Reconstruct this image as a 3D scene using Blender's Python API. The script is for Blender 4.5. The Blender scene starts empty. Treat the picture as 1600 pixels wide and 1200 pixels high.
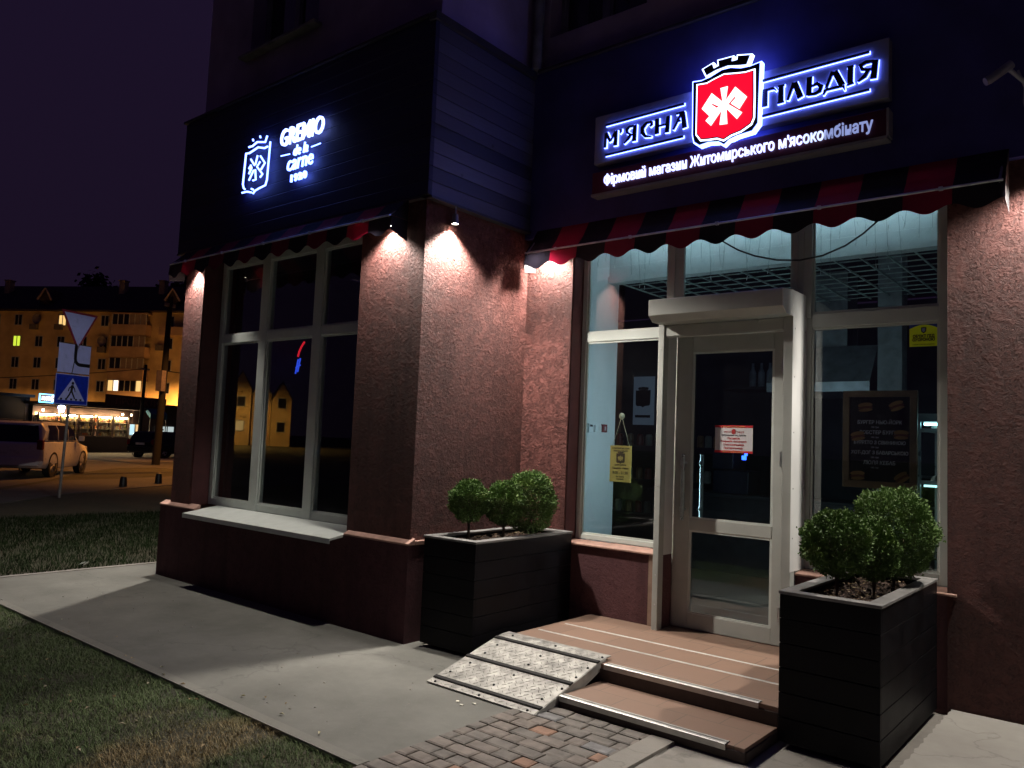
import bpy, bmesh, math, random
from mathutils import Vector, Matrix
import numpy as np
random.seed(7); rng = np.random.default_rng(11)
S = bpy.context.scene
COL = S.collection

# ------------------------------------------------------------------ camera, sky, exposure
def cam_axes(yaw, pitch, roll):
    f = Vector((math.sin(yaw)*math.cos(pitch), math.cos(yaw)*math.cos(pitch), math.sin(pitch)))
    r = Vector((math.cos(yaw), -math.sin(yaw), 0)); u = r.cross(f)
    return r*math.cos(roll)+u*math.sin(roll), -r*math.sin(roll)+u*math.cos(roll), f
r_, u_, f_ = cam_axes(-0.69171, 0.07351, 0.04032)
cd = bpy.data.cameras.new("camera"); cam = bpy.data.objects.new("camera", cd); COL.objects.link(cam)
m = Matrix.Identity(4)
for i in range(3):
    m[i][0], m[i][1], m[i][2] = r_[i], u_[i], -f_[i]
m[0][3], m[1][3], m[2][3] = 0, 0, 1.6
cam.matrix_world = m
cd.sensor_width = 36; cd.lens = 1231.865/1600*36; cd.clip_start = .05; cd.clip_end = 2000
S.camera = cam
S.view_settings.view_transform = 'Standard'; S.view_settings.look = 'None'
S.view_settings.exposure = .22; S.view_settings.gamma = 1
try: S.cycles.sample_clamp_indirect = 4; S.cycles.max_bounces = 8; S.cycles.transparent_max_bounces = 16
except Exception: pass

w = bpy.data.worlds.new("World"); S.world = w; w.use_nodes = True
nt = w.node_tree; bg = nt.nodes['Background']
tc = nt.nodes.new('ShaderNodeTexCoord'); sp = nt.nodes.new('ShaderNodeSeparateXYZ')
rp = nt.nodes.new('ShaderNodeValToRGB')
nt.links.new(tc.outputs['Generated'], sp.inputs[0]); nt.links.new(sp.outputs['Z'], rp.inputs[0])
rp.color_ramp.elements[0].position = 0.0; rp.color_ramp.elements[0].color = (.0084, .0046, .0120, 1)
rp.color_ramp.elements[1].position = 0.75; rp.color_ramp.elements[1].color = (.0088, .0050, .0190, 1)
nt.links.new(rp.outputs[0], bg.inputs[0]); bg.inputs[1].default_value = 1.0

# ------------------------------------------------------------------ materials
def nd(t, kind, **kw):
    n = t.nodes.new(kind)
    for k, v in kw.items():
        if k in n.inputs.keys(): n.inputs[k].default_value = v
        else: setattr(n, k, v)
    return n
def math_(t, op, a, b=None, clamp=False):
    n = t.nodes.new('ShaderNodeMath'); n.operation = op; n.use_clamp = clamp
    for i, x in enumerate((a, b)):
        if x is None: continue
        if isinstance(x, (int, float)): n.inputs[i].default_value = x
        else: t.links.new(x, n.inputs[i])
    return n.outputs[0]
def mixc(t, fac, a, b):
    n = t.nodes.new('ShaderNodeMix'); n.data_type = 'RGBA'
    for idx, x in ((0, fac), (6, a), (7, b)):
        if isinstance(x, (int, float)): n.inputs[idx].default_value = x
        elif isinstance(x, tuple): n.inputs[idx].default_value = (*x[:3], 1)
        else: t.links.new(x, n.inputs[idx])
    return n.outputs[2]
def new_mat(name):
    mt = bpy.data.materials.new(name); mt.use_nodes = True
    t = mt.node_tree; b = t.nodes['Principled BSDF']
    c = t.nodes.new('ShaderNodeTexCoord')
    return mt, t, b, c.outputs['Object']
def noise(t, co, scale, detail=3, rough=.55, dist=0):
    n = nd(t, 'ShaderNodeTexNoise', Scale=scale, Detail=detail, Roughness=rough, Distortion=dist)
    t.links.new(co, n.inputs['Vector']); return n.outputs['Fac']
def bump(t, b, h, strength=.5, dist=.01):
    n = nd(t, 'ShaderNodeBump', Strength=strength, Distance=dist)
    t.links.new(h, n.inputs['Height']); t.links.new(n.outputs[0], b.inputs['Normal'])
def M(name, col, rough=.6, metal=0, var=.18, scale=9, bmp=0, bscale=60, bdist=.004, spec=.4, dark=None):
    mt, t, b, co = new_mat(name)
    n = noise(t, co, scale, 5)
    c2 = dark or tuple(x*(1-var*1.6) for x in col)
    c1 = tuple(min(1, x*(1+var)) for x in col)
    rmp = t.nodes.new('ShaderNodeMapRange'); rmp.inputs[1].default_value = .3; rmp.inputs[2].default_value = .7
    t.links.new(n, rmp.inputs[0])
    t.links.new(mixc(t, rmp.outputs[0], c2, c1), b.inputs['Base Color'])
    rr = math_(t, 'MULTIPLY_ADD', n, .25); t.nodes[-1].inputs[2].default_value = max(0.02, rough-.12)
    t.links.new(rr, b.inputs['Roughness'])
    b.inputs['Metallic'].default_value = metal; b.inputs['Specular IOR Level'].default_value = spec
    if bmp: bump(t, b, noise(t, co, bscale, 6, .65), bmp, bdist)
    return mt
def EM(name, col, strength, base=(.05, .05, .05)):
    mt, t, b, co = new_mat(name)
    b.inputs['Base Color'].default_value = (*base, 1)
    b.inputs['Emission Color'].default_value = (*col, 1); b.inputs['Emission Strength'].default_value = strength
    return mt
def GLASS(name, tint=(.9, .95, .95), refl=1.0, dust=.03):
    mt = bpy.data.materials.new(name); mt.use_nodes = True; t = mt.node_tree; t.nodes.clear()
    out = t.nodes.new('ShaderNodeOutputMaterial')
    tr = nd(t, 'ShaderNodeBsdfTransparent'); tr.inputs[0].default_value = (*tint, 1)
    gl = nd(t, 'ShaderNodeBsdfGlossy'); gl.inputs['Roughness'].default_value = .004
    df = nd(t, 'ShaderNodeBsdfDiffuse'); df.inputs[0].default_value = (.5, .5, .5, 1)
    fr = nd(t, 'ShaderNodeFresnel')
    ge = t.nodes.new('ShaderNodeNewGeometry')      # a thin sheet: the back face reflects like the front face
    t.links.new(math_(t, 'ADD', math_(t, 'MULTIPLY', ge.outputs['Backfacing'], 1/1.52-1.52), 1.52), fr.inputs['IOR'])
    fac = math_(t, 'MULTIPLY', fr.outputs[0], 1.9*refl, True)
    m1 = t.nodes.new('ShaderNodeMixShader'); m2 = t.nodes.new('ShaderNodeMixShader')
    c = t.nodes.new('ShaderNodeTexCoord')
    n = noise(t, c.outputs['Object'], 3, 4)
    t.links.new(math_(t, 'MULTIPLY', n, dust), m2.inputs[0])
    t.links.new(tr.outputs[0], m2.inputs[1]); t.links.new(df.outputs[0], m2.inputs[2])
    t.links.new(fac, m1.inputs[0]); t.links.new(m2.outputs[0], m1.inputs[1]); t.links.new(gl.outputs[0], m1.inputs[2])
    t.links.new(m1.outputs[0], out.inputs[0]); return mt

def stucco(name, c1, c2, str_=.9):
    mt, t, b, co = new_mat(name)
    n1 = noise(t, co, 33, 3, .55, 1.2); g = math_(t, 'ABSOLUTE', math_(t, 'SUBTRACT', n1, .5))
    groove = math_(t, 'MULTIPLY', g, 17, True)
    mask = math_(t, 'MULTIPLY', math_(t, 'SUBTRACT', noise(t, co, 11, 2), .43), 9, True)
    gm = math_(t, 'SUBTRACT', 1, math_(t, 'MULTIPLY', math_(t, 'SUBTRACT', 1, groove), mask))
    fine = noise(t, co, 170, 5, .7); big = noise(t, co, 34, 3, .6)
    h = math_(t, 'ADD', math_(t, 'ADD', gm, math_(t, 'MULTIPLY', fine, .45)), math_(t, 'MULTIPLY', big, 1.0))
    bump(t, b, h, str_, .042)
    blot = noise(t, co, 1.7, 5, .6)
    base = mixc(t, math_(t, 'MULTIPLY', math_(t, 'SUBTRACT', blot, .3), 2.2, True), c1, c2)
    mp = nd(t, 'ShaderNodeMapping'); mp.inputs['Scale'].default_value = (4, 4, .45); t.links.new(co, mp.inputs[0])
    drip = noise(t, mp.outputs[0], 1.6, 5, .6)
    base = mixc(t, math_(t, 'MULTIPLY', math_(t, 'SUBTRACT', drip, .48), 3.0, True), base, tuple(x*.62 for x in c1))
    cc = mixc(t, gm, tuple(x*.74 for x in c1), base)
    t.links.new(cc, b.inputs['Base Color']); b.inputs['Roughness'].default_value = .85
    b.inputs['Specular IOR Level'].default_value = .25
    return mt
def planks(name, cols, period, axis='Z', off=0.0, rough=.5, grain=1):
    mt, t, b, co = new_mat(name)
    s = t.nodes.new('ShaderNodeSeparateXYZ'); t.links.new(co, s.inputs[0])
    q = math_(t, 'DIVIDE', math_(t, 'SUBTRACT', s.outputs[axis], off), period)
    fl = math_(t, 'FLOOR', q); frac = math_(t, 'SUBTRACT', q, fl)
    wn = t.nodes.new('ShaderNodeTexWhiteNoise'); wn.noise_dimensions = '1D'; t.links.new(fl, wn.inputs['W'])
    mp = nd(t, 'ShaderNodeMapping'); mp.inputs['Scale'].default_value = (1.5, 1.5, 26) if axis == 'Z' else (1.5, 26, 1.5)
    t.links.new(co, mp.inputs[0])
    gr = noise(t, mp.outputs[0], 3, 6, .65, .4)
    kn = nd(t, 'ShaderNodeTexVoronoi', Scale=3.1); t.links.new(co, kn.inputs['Vector'])
    knot = math_(t, 'MULTIPLY', kn.outputs['Distance'], 14, True)
    c = mixc(t, wn.outputs['Value'], cols[0], cols[1])
    c = mixc(t, math_(t, 'MULTIPLY', gr, .55*grain), c, tuple(x*.35 for x in cols[0]))
    c = mixc(t, knot, tuple(x*.15 for x in cols[0]), c)
    edge = math_(t, 'MULTIPLY', math_(t, 'MINIMUM', frac, math_(t, 'SUBTRACT', 1, frac)), 22, True)
    c = mixc(t, edge, (.003, .003, .003), c)
    t.links.new(c, b.inputs['Base Color']); b.inputs['Roughness'].default_value = rough
    bump(t, b, math_(t, 'ADD', edge, math_(t, 'MULTIPLY', gr, .25)), .7, .008)
    return mt
def stripes(name, ca, cb, x0, period, transl=.35):
    mt, t, b, co = new_mat(name)
    s = t.nodes.new('ShaderNodeSeparateXYZ'); t.links.new(co, s.inputs[0])
    k = math_(t, 'FLOOR', math_(t, 'DIVIDE', math_(t, 'SUBTRACT', s.outputs['X'], x0), period))
    odd = math_(t, 'MODULO', math_(t, 'ABSOLUTE', k), 2)
    c = mixc(t, odd, ca, cb)
    c = mixc(t, math_(t, 'MULTIPLY', noise(t, co, 5, 4), .35), c, (.01, .006, .008))
    t.links.new(c, b.inputs['Base Color']); b.inputs['Roughness'].default_value = .75
    bump(t, b, noise(t, co, 6, 2), .35, .03)
    tl = t.nodes.new('ShaderNodeBsdfTranslucent'); t.links.new(c, tl.inputs[0])
    mx = t.nodes.new('ShaderNodeMixShader'); mx.inputs[0].default_value = transl
    o = t.nodes['Material Output']
    t.links.new(b.outputs[0], mx.inputs[1]); t.links.new(tl.outputs[0], mx.inputs[2]); t.links.new(mx.outputs[0], o.inputs[0])
    return mt

m_wall = stucco("maroon stucco", (.148, .052, .046), (.205, .075, .064), 1.0)
m_plinth = stucco("dark maroon plinth", (.085, .036, .042), (.115, .048, .056), .45)
m_lowwall = stucco("maroon low wall", (.11, .050, .055), (.14, .062, .066), .3)
m_ledge = M("pink concrete ledge", (.42, .25, .20), .7, bmp=.4, bscale=50)
m_clad = planks("stained timber boards with blue light tint", ((.045, .045, .068), (.165, .16, .225)), .121, 'Z', 3.57)  # blue of the sign light is put into the plank colour
m_fascia = planks("black fascia boards with glow tint", ((.014, .015, .046), (.020, .021, .064)), .121, 'Z', 3.57, .62, .5)  # sign glow on the black boards is painted in as a navy tint
m_fascia2 = M("fascia sheet with glow tint", (.046, .044, .19), .6, var=.18, scale=3)  # glow and bloom around the sign are put into this navy colour
m_upper = M("upper plaster", (.36, .28, .42), .9, var=.25, scale=1.2, bmp=.3, bscale=40)
m_pvc = M("white pvc frame", (.60, .65, .61), .38, var=.05, scale=4)
m_pvc_grey = M("grey aluminium frame", (.45, .47, .44), .42, var=.06, scale=4)
m_panel = M("white sheet panel", (.74, .75, .74), .35, var=.05, scale=3)
m_glass = GLASS("window glass", (.86, .91, .91), 1.0, .006)
m_glass_dark = GLASS("dark glass", (.55, .6, .62), 1.0, .004)
m_black = M("black painted timber", (.0042, .004, .006), .5, var=.3, scale=4, bmp=.25, bscale=30, bdist=.002, spec=.16)
m_rim = M("grey timber rim", (.19, .185, .18), .65, var=.25, scale=7, bmp=.3, bscale=60)
m_metal = M("brushed steel", (.55, .56, .58), .33, 1, var=.1)
m_alum = M("aluminium strip", (.58, .57, .54), .5, .5, var=.1, scale=14)
m_blackmetal = M("black metal", (.012, .012, .013), .45, var=.2)
m_rubber = M("black rubber strip", (.015, .014, .014), .8, var=.3, scale=30, bmp=.5, bscale=120)
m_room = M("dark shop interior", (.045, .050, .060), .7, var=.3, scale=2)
m_white_in = M("white interior wall", (.78, .82, .84), .7, var=.05, scale=2)
m_soil = M("planter soil", (.055, .035, .026), .95, var=.6, scale=24, bmp=1, bscale=70, bdist=.015, dark=(.012, .008, .006))

# ------------------------------------------------------------------ mesh building
class MB:
    def __init__(s): s.v = []; s.f = []; s.m = []
    def face(s, pts, mi=0):
        k = len(s.v); s.v += [tuple(p) for p in pts]; s.f.append(tuple(range(k, k+len(pts)))); s.m.append(mi)
    def box(s, x0, x1, y0, y1, z0, z1, mi=0):
        k = len(s.v)
        s.v += [(x0,y0,z0),(x1,y0,z0),(x1,y1,z0),(x0,y1,z0),(x0,y0,z1),(x1,y0,z1),(x1,y1,z1),(x0,y1,z1)]
        for q in ((0,3,2,1),(4,5,6,7),(0,1,5,4),(1,2,6,5),(2,3,7,6),(3,0,4,7)): s.f.append(tuple(k+i for i in q)); s.m.append(mi)
        return s
    def prism(s, poly, a, b, axis='y', mi=0):
        # poly in the two other axes: y -> (x,z), x -> (y,z), z -> (x,y)
        P = {'y': lambda p, t: (p[0], t, p[1]), 'x': lambda p, t: (t, p[0], p[1]), 'z': lambda p, t: (p[0], p[1], t)}[axis]
        k = len(s.v); n = len(poly)
        s.v += [P(p, a) for p in poly]+[P(p, b) for p in poly]
        s.f.append(tuple(range(k, k+n))); s.f.append(tuple(range(k+2*n-1, k+n-1, -1))); s.m += [mi, mi]
        for i in range(n):
            j = (i+1) % n; s.f.append((k+i, k+n+i, k+n+j, k+j)); s.m.append(mi)
        return s
    def tube(s, pts, r, n=8, mi=0, cap=True):
        pts = [Vector(p) for p in pts]; rings = []
        up = None
        for i, p in enumerate(pts):
            d = (pts[min(i+1, len(pts)-1)]-pts[max(i-1, 0)]).normalized()
            a = d.orthogonal().normalized() if up is None else (up-d*up.dot(d)).normalized()
            up = a; b = d.cross(a); rr = r[i] if isinstance(r, (list, tuple)) else r
            k = len(s.v)
            s.v += [tuple(p+(a*math.cos(t)+b*math.sin(t))*rr) for t in [2*math.pi*j/n for j in range(n)]]
            rings.append(k)
        for a, b in zip(rings, rings[1:]):
            for j in range(n):
                s.f.append((a+j, a+(j+1) % n, b+(j+1) % n, b+j)); s.m.append(mi)
        if cap:
            s.f.append(tuple(rings[0]+j for j in range(n-1, -1, -1))); s.f.append(tuple(rings[-1]+j for j in range(n))); s.m += [mi, mi]
        return s
    def cyl(s, p, q, r, n=16, mi=0): return s.tube([p, q], r, n, mi)
    def lathe(s, prof, c, axis='y', n=24, mi=0):
        k = len(s.v)
        for rr, h in prof:
            for j in range(n):
                t = 2*math.pi*j/n; a, b = rr*math.cos(t), rr*math.sin(t)
                s.v.append({'y': (c[0]+a, c[1]+h, c[2]+b), 'z': (c[0]+a, c[1]+b, c[2]+h), 'x': (c[0]+h, c[1]+a, c[2]+b)}[axis])
        for i in range(len(prof)-1):
            for j in range(n):
                s.f.append((k+i*n+j, k+i*n+(j+1) % n, k+(i+1)*n+(j+1) % n, k+(i+1)*n+j)); s.m.append(mi)
        return s
    def stroke(s, pts, y0, y1, grow=0, mi=0, w=None):
        # a flared pen stroke in the x-z plane, as a solid between y0 and y1
        P = [(p[0], p[1], (p[2] if w is None else w)+grow) for p in pts]
        L, R = [], []
        for i, (x, z, ww) in enumerate(P):
            a = P[max(i-1, 0)]; b = P[min(i+1, len(P)-1)]
            dx, dz = b[0]-a[0], b[1]-a[1]; l = math.hypot(dx, dz) or 1; dx /= l; dz /= l
            e = 0
            if i == 0: e = -grow/2
            if i == len(P)-1: e = grow/2
            L.append((x-dz*ww/2+dx*e, z+dx*ww/2+dz*e)); R.append((x+dz*ww/2+dx*e, z-dx*ww/2+dz*e))
        for i in range(len(P)-1):
            s.prism([L[i], R[i], R[i+1], L[i+1]], y0, y1, 'y', mi)
        return s
    def text(s, body, x, z, y, size, align='LEFT', depth=.002, sx=1, shear=0, offset=0, mi=0, face='y-', space=1.0, spin=0):
        cu = bpy.data.curves.new('t', 'FONT'); cu.body = body; cu.size = size; cu.align_x = align; cu.extrude = depth/2
        cu.shear = shear; cu.offset = offset; cu.space_character = space; cu.resolution_u = 3
        o = bpy.data.objects.new('t', cu); COL.objects.link(o)
        dg = bpy.context.evaluated_depsgraph_get(); me = bpy.data.meshes.new_from_object(o.evaluated_get(dg))
        k = len(s.v); cs, sn = math.cos(spin), math.sin(spin)
        for v in me.vertices:
            a, b, c = v.co.x*sx, v.co.y, v.co.z
            a, b = a*cs-b*sn, a*sn+b*cs
            s.v.append((x+a, y-c, z+b) if face == 'y-' else (x+c, y+a, z+b) if face == 'x+' else (x+a, y+b, z+c))
        for p in me.polygons: s.f.append(tuple(k+i for i in p.vertices)); s.m.append(mi)
        bpy.data.objects.remove(o); bpy.data.curves.remove(cu); bpy.data.meshes.remove(me)
        return s

def tag(o, label=None, cat=None, group=None, kind=None):
    if label: o['label'] = label
    if cat: o['category'] = cat
    if group: o['group'] = group
    if kind: o['kind'] = kind
    return o
def thing(name, label, cat, loc=(0, 0, 0), rz=0, group=None):
    o = bpy.data.objects.new(name, None); COL.objects.link(o); o.location = loc; o.rotation_euler = (0, 0, rz)
    o.empty_display_size = .1
    return tag(o, label, cat, group)
ORG = {}
def obj(name, mb, mat, parent=None, local=False, bevel=0, smooth=False, label=None):
    me = bpy.data.meshes.new(name)
    off = Vector((0, 0, 0))
    p = parent
    if p is not None and not local:
        while p.parent: p = p.parent
        off = p.location
    me.from_pydata([(a-off[0], b-off[1], c-off[2]) for a, b, c in mb.v], [], mb.f)
    for x in (mat if isinstance(mat, (list, tuple)) else [mat]): me.materials.append(x)
    me.polygons.foreach_set('material_index', mb.m)
    bm = bmesh.new(); bm.from_mesh(me); bmesh.ops.recalc_face_normals(bm, faces=bm.faces); bm.to_mesh(me); bm.free()
    if smooth:
        me.polygons.foreach_set('use_smooth', [True]*len(me.polygons))
        me.set_sharp_from_angle(angle=math.radians(40))
    me.update()
    o = bpy.data.objects.new(name, me); COL.objects.link(o)
    if parent is not None: o.parent = parent
    if bevel:
        b = o.modifiers.new('bevel', 'BEVEL'); b.width = bevel; b.segments = 2; b.limit_method = 'ANGLE'; b.angle_limit = math.radians(50)
    if label: o['label'] = label
    return o
def single(name, mb, mat, label, cat, group=None, kind=None, **kw):
    return tag(obj(name, mb, mat, **kw), label, cat, group, kind)
def light(kind, name, loc, energy, col, parent=None, radius=.03, rot=None, spot=None, blend=.4):
    l = bpy.data.lights.new(name, kind); l.energy = energy; l.color = col
    if kind != 'AREA': l.shadow_soft_size = radius
    else: l.size = radius
    if spot: l.spot_size = math.radians(spot); l.spot_blend = blend
    o = bpy.data.objects.new(name, l); COL.objects.link(o)
    if parent is not None: o.parent = parent
    o.location = loc
    if rot: o.rotation_euler = rot
    return o

# ------------------------------------------------------------------ ground
def ground_mat():
    mt, t, b, co = new_mat("rough ground")
    n = noise(t, co, 1.3, 6, .65); n2 = noise(t, co, 30, 4)
    c = mixc(t, math_(t, 'MULTIPLY', math_(t, 'SUBTRACT', n, .3), 2.4, True), (.030, .034, .018), (.075, .062, .038))
    c = mixc(t, math_(t, 'MULTIPLY', n2, .6), c, (.02, .02, .012))
    t.links.new(c, b.inputs['Base Color']); b.inputs['Roughness'].default_value = .95
    bump(t, b, n2, .9, .03); return mt
def asphalt(name, c1, c2, speck=.35):
    mt, t, b, co = new_mat(name)
    big = noise(t, co, .9, 6, .6); mid = noise(t, co, 14, 5, .6); fine = noise(t, co, 220, 3, .7)
    c = mixc(t, math_(t, 'MULTIPLY', math_(t, 'SUBTRACT', big, .36), 3.4, True), c1, c2)
    c = mixc(t, math_(t, 'MULTIPLY', mid, .35), c, tuple(x*.55 for x in c1))
    vo = nd(t, 'ShaderNodeTexVoronoi', Scale=75); t.links.new(co, vo.inputs['Vector'])
    st = math_(t, 'MULTIPLY', math_(t, 'SUBTRACT', .17, vo.outputs['Distance']), 9, True)
    sel = math_(t, 'GREATER_THAN', noise(t, co, 40, 1), .55)
    c = mixc(t, math_(t, 'MULTIPLY', math_(t, 'MULTIPLY', st, sel), speck), c, (.5, .48, .44))
    ck = nd(t, 'ShaderNodeTexVoronoi', Scale=.55); ck.feature = 'DISTANCE_TO_EDGE'
    wv = nd(t, 'ShaderNodeVectorMath'); wv.operation = 'ADD'
    nz = nd(t, 'ShaderNodeTexNoise', Scale=3, Detail=4); t.links.new(co, nz.inputs['Vector'])
    t.links.new(co, wv.inputs[0]); t.links.new(nz.outputs['Color'], wv.inputs[1]); t.links.new(wv.outputs[0], ck.inputs['Vector'])
    crack = math_(t, 'MULTIPLY', ck.outputs['Distance'], 95, True)
    c = mixc(t, math_(t, 'ADD', math_(t, 'MULTIPLY', crack, .3), .7), tuple(x*.3 for x in c1), c)
    t.links.new(c, b.inputs['Base Color']); b.inputs['Roughness'].default_value = .88
    bump(t, b, math_(t, 'ADD', fine, math_(t, 'MULTIPLY', mid, .6)), .5, .006); return mt
m_ground = ground_mat()
m_asph = asphalt("worn asphalt path", (.125, .124, .110), (.225, .222, .200))
m_conc = asphalt("pale concrete", (.36, .34, .31), (.46, .44, .40), .2)
m_conc2 = asphalt("grey concrete strip", (.22, .205, .185), (.30, .28, .25), .2)
m_road = asphalt("road asphalt", (.065, .06, .058), (.10, .095, .09), .1)

m_kerb = asphalt("weathered kerb", (.17, .165, .145), (.24, .235, .21), .2)
def sheet(name, poly, z, mat, thick=.03):
    b = MB().prism(poly, z-thick, z, 'z'); return tag(obj(name, b, mat), kind='structure')
g = MB(); g.face([(-420, -300, -.022), (300, -300, -.022), (300, 420, -.022), (-420, 420, -.022)])
tag(obj("ground", g, m_ground), kind='structure')
sheet("path", [(-9.23, 2.70), (-3.05, 2.70), (-3.05, 4.45), (-4.5, 4.45), (-4.5, 5.74), (-1.6, 5.74), (-1.6, 4.0), (-2.1, 4.0), (-2.1, 3.75), (-3.05, 3.75), (-3.05, 4.40), (-9.23, 4.40)][:4]+[(-4.5, 5.74), (-1.0, 5.74), (-1.0, 3.7), (-3.05, 3.7), (-3.05, 3.69)][:0]+[(-4.5, 5.74), (-9.23, 5.74)], 0, m_asph)
sheet("path", [(-9.23, -8), (-8.05, -8), (-8.05, 2.696), (-9.23, 2.696)], -.002, m_asph)
sheet("path", [(-9.23, 5.744), (-8.7, 5.744), (-8.7, 14), (-9.23, 14)], -.002, m_asph)
sheet("kerb", [(-8.05, 2.62), (-3.05, 2.62), (-3.05, 2.694), (-8.05, 2.694)], .004, m_kerb)
sheet("kerb", [(-9.31, -8), (-9.236, -8), (-9.236, 14), (-9.31, 14)], .006, m_conc2)
sheet("pavement", [(-4.495, 3.80), (-1.06, 3.80), (-1.06, 5.74), (-4.495, 5.74)], -.006, m_conc2)
sheet("kerb", [(-2.22, -2), (-2.08, -2), (-2.08, 4.02), (-2.22, 4.02)], .012, m_conc2)
sheet("pavement", [(-2.07, -2), (-1.06, -2), (-1.06, 3.79), (-2.07, 3.79)], .0, m_conc2)
pad = [(-1.05+.006*math.sin(i*2.1)+.004*math.sin(i*.9), -2+i*.035) for i in range(221)]
sheet("pavement", pad+[(4, 5.73), (4, -2)], .045, m_conc, .06)
sheet("footpath", [(-14, -2), (-17.8, 5.8), (-19.6, 7.6), (-21.9, 11.4), (-27, 20), (-31, 20), (-26.7, 15.3), (-24.7, 11.0), (-24.4, 9.3), (-21.0, 6.7), (-18, -2)], -.006, m_road)
sheet("road", [(-21.2, 6.4), (-24.6, 9.1), (-28.6, 11.7), (-31.1, 13.9), (-31.6, 15.6), (-29.5, 16), (-27, 30), (-60, 60), (-90, 40), (-60, 0), (-40, -30), (-21, -8)], -.014, m_road)
sheet("pavement", [(-38.5, 12), (-36.5, 19.5), (-38.8, 30), (-50, 34), (-53, 10), (-42, 6)], .0, m_conc2)

# cobble pavers
m_pv = [M("grey brown paver", (.165, .148, .132), .8, var=.25, scale=12, bmp=.5, bscale=90), M("tan paver", (.185, .158, .138), .8, var=.25, scale=12, bmp=.5, bscale=90),
        M("orange paver", (.25, .15, .105), .8, var=.2, scale=12, bmp=.5, bscale=90), M("slate paver", (.19, .185, .185), .8, var=.25, scale=12, bmp=.5, bscale=90)]
pv = MB(); y = 4.02; row = 0
while y > 1.2:
    d = .106; x = -3.045+(-.05 if row % 2 else 0); x = max(x, -3.045)
    first = True
    while x < -2.235:
        wd = random.choice((.105, .14, .175)) if not first else random.choice((.08, .14))
        first = False; x1 = min(x+wd, -2.225)
        a = .0045; h = random.uniform(-.004, .004)
        mi = random.choices((0, 1, 2, 3), (.58, .32, .06, .04))[0]
        k = len(pv.v); z0, z1, z2 = -.05, .005+h*.6, .010+h*.6; i = .011
        for (dx, zz) in ((a, z0), (a, z1), (a+i, z2)):
            for (px, py) in ((x+dx, y-d+dx), (x1-dx, y-d+dx), (x1-dx, y-dx), (x+dx, y-dx)):
                pv.v.append((px+random.uniform(-.003, .003), py+random.uniform(-.003, .003), zz))
        for l in (0, 4):
            for j in range(4): pv.f.append((k+l+j, k+l+(j+1) % 4, k+l+4+(j+1) % 4, k+l+4+j)); pv.m.append(mi)
        pv.f.append((k+8, k+9, k+10, k+11)); pv.m.append(mi)
        x = x1
    y -= d; row += 1
tag(obj("paving", pv, m_pv, bevel=0), kind='structure')
sheet("paving_bed", [(-3.045, 1.1), (-2.225, 1.1), (-2.225, 4.03), (-3.045, 4.03)], -.004, M("paver joint dirt", (.13, .115, .09), .95, var=.3, scale=20), .03)

# grass blades
def grass_mat(far, name):
    mt, t, b, co = new_mat(name)
    n = noise(t, co, 2.2, 4); n2 = noise(t, co, 45, 2)
    b.inputs['Specular IOR Level'].default_value = .08; b.inputs['Roughness'].default_value = .8
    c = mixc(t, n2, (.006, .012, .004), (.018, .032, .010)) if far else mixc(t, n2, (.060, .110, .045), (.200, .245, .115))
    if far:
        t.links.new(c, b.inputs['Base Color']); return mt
    gd = nd(t, 'ShaderNodeMapping'); gd.inputs['Location'].default_value = (3.95, -2.2, 0); t.links.new(co, gd.inputs[0])
    ln = nd(t, 'ShaderNodeVectorMath'); ln.operation = 'LENGTH'; t.links.new(gd.outputs[0], ln.inputs[0])
    dry = math_(t, 'MULTIPLY', math_(t, 'ADD', math_(t, 'SUBTRACT', .60, ln.outputs['Value']), math_(t, 'MULTIPLY', math_(t, 'SUBTRACT', n, .5), 2.6)), 1.8, True)
    c = mixc(t, dry, c, (.34, .27, .15))
    t.links.new(c, b.inputs['Base Color']); b.inputs['Roughness'].default_value = .6; return mt
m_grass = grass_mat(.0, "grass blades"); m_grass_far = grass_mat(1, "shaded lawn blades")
def blades(name, label, pts, hmin, hmax, wd):
    n = len(pts); a = rng.uniform(0, 2*np.pi, n); h = rng.uniform(hmin, hmax, n); tilt = rng.uniform(.35, 1.5, n)
    ax = np.stack([np.cos(a), np.sin(a), 0*a], 1); dr = np.stack([-np.sin(a), np.cos(a), 0*a], 1)
    base = np.column_stack([pts, np.full(n, -.022)])
    z = np.array([0, 0, 1.])
    w_ = rng.uniform(.6, 1.2, n)[:, None]*wd
    v0 = base-ax*w_; v1 = base+ax*w_; mid = base+z*(h*.6)[:, None]+dr*(h*tilt*.4)[:, None]
    v2 = mid+ax*w_*.7; v3 = mid-ax*w_*.7; v4 = base+z*(h*.92)[:, None]+dr*(h*tilt)[:, None]
    V = np.stack([v0, v1, v2, v3, v4], 1).reshape(-1, 3)
    me = bpy.data.meshes.new(name); k = (np.arange(n)*5)[:, None]
    loops = np.concatenate([k+np.array([0, 1, 2, 3]), k+np.array([3, 2, 4])], 1).reshape(-1)
    me.vertices.add(len(V)); me.vertices.foreach_set('co', V.reshape(-1))
    me.loops.add(len(loops)); me.loops.foreach_set('vertex_index', loops)
    st = np.stack([np.arange(n)*7, np.arange(n)*7+4], 1).reshape(-1)
    me.polygons.add(2*n); me.polygons.foreach_set('loop_start', st)
    me.update(calc_edges=True); me.validate(); me.materials.append(m_grass_far if "dark" in label else m_grass)
    o = bpy.data.objects.new(name, me); COL.objects.link(o)
    return tag(o, label, 'grass', kind='stuff')
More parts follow.
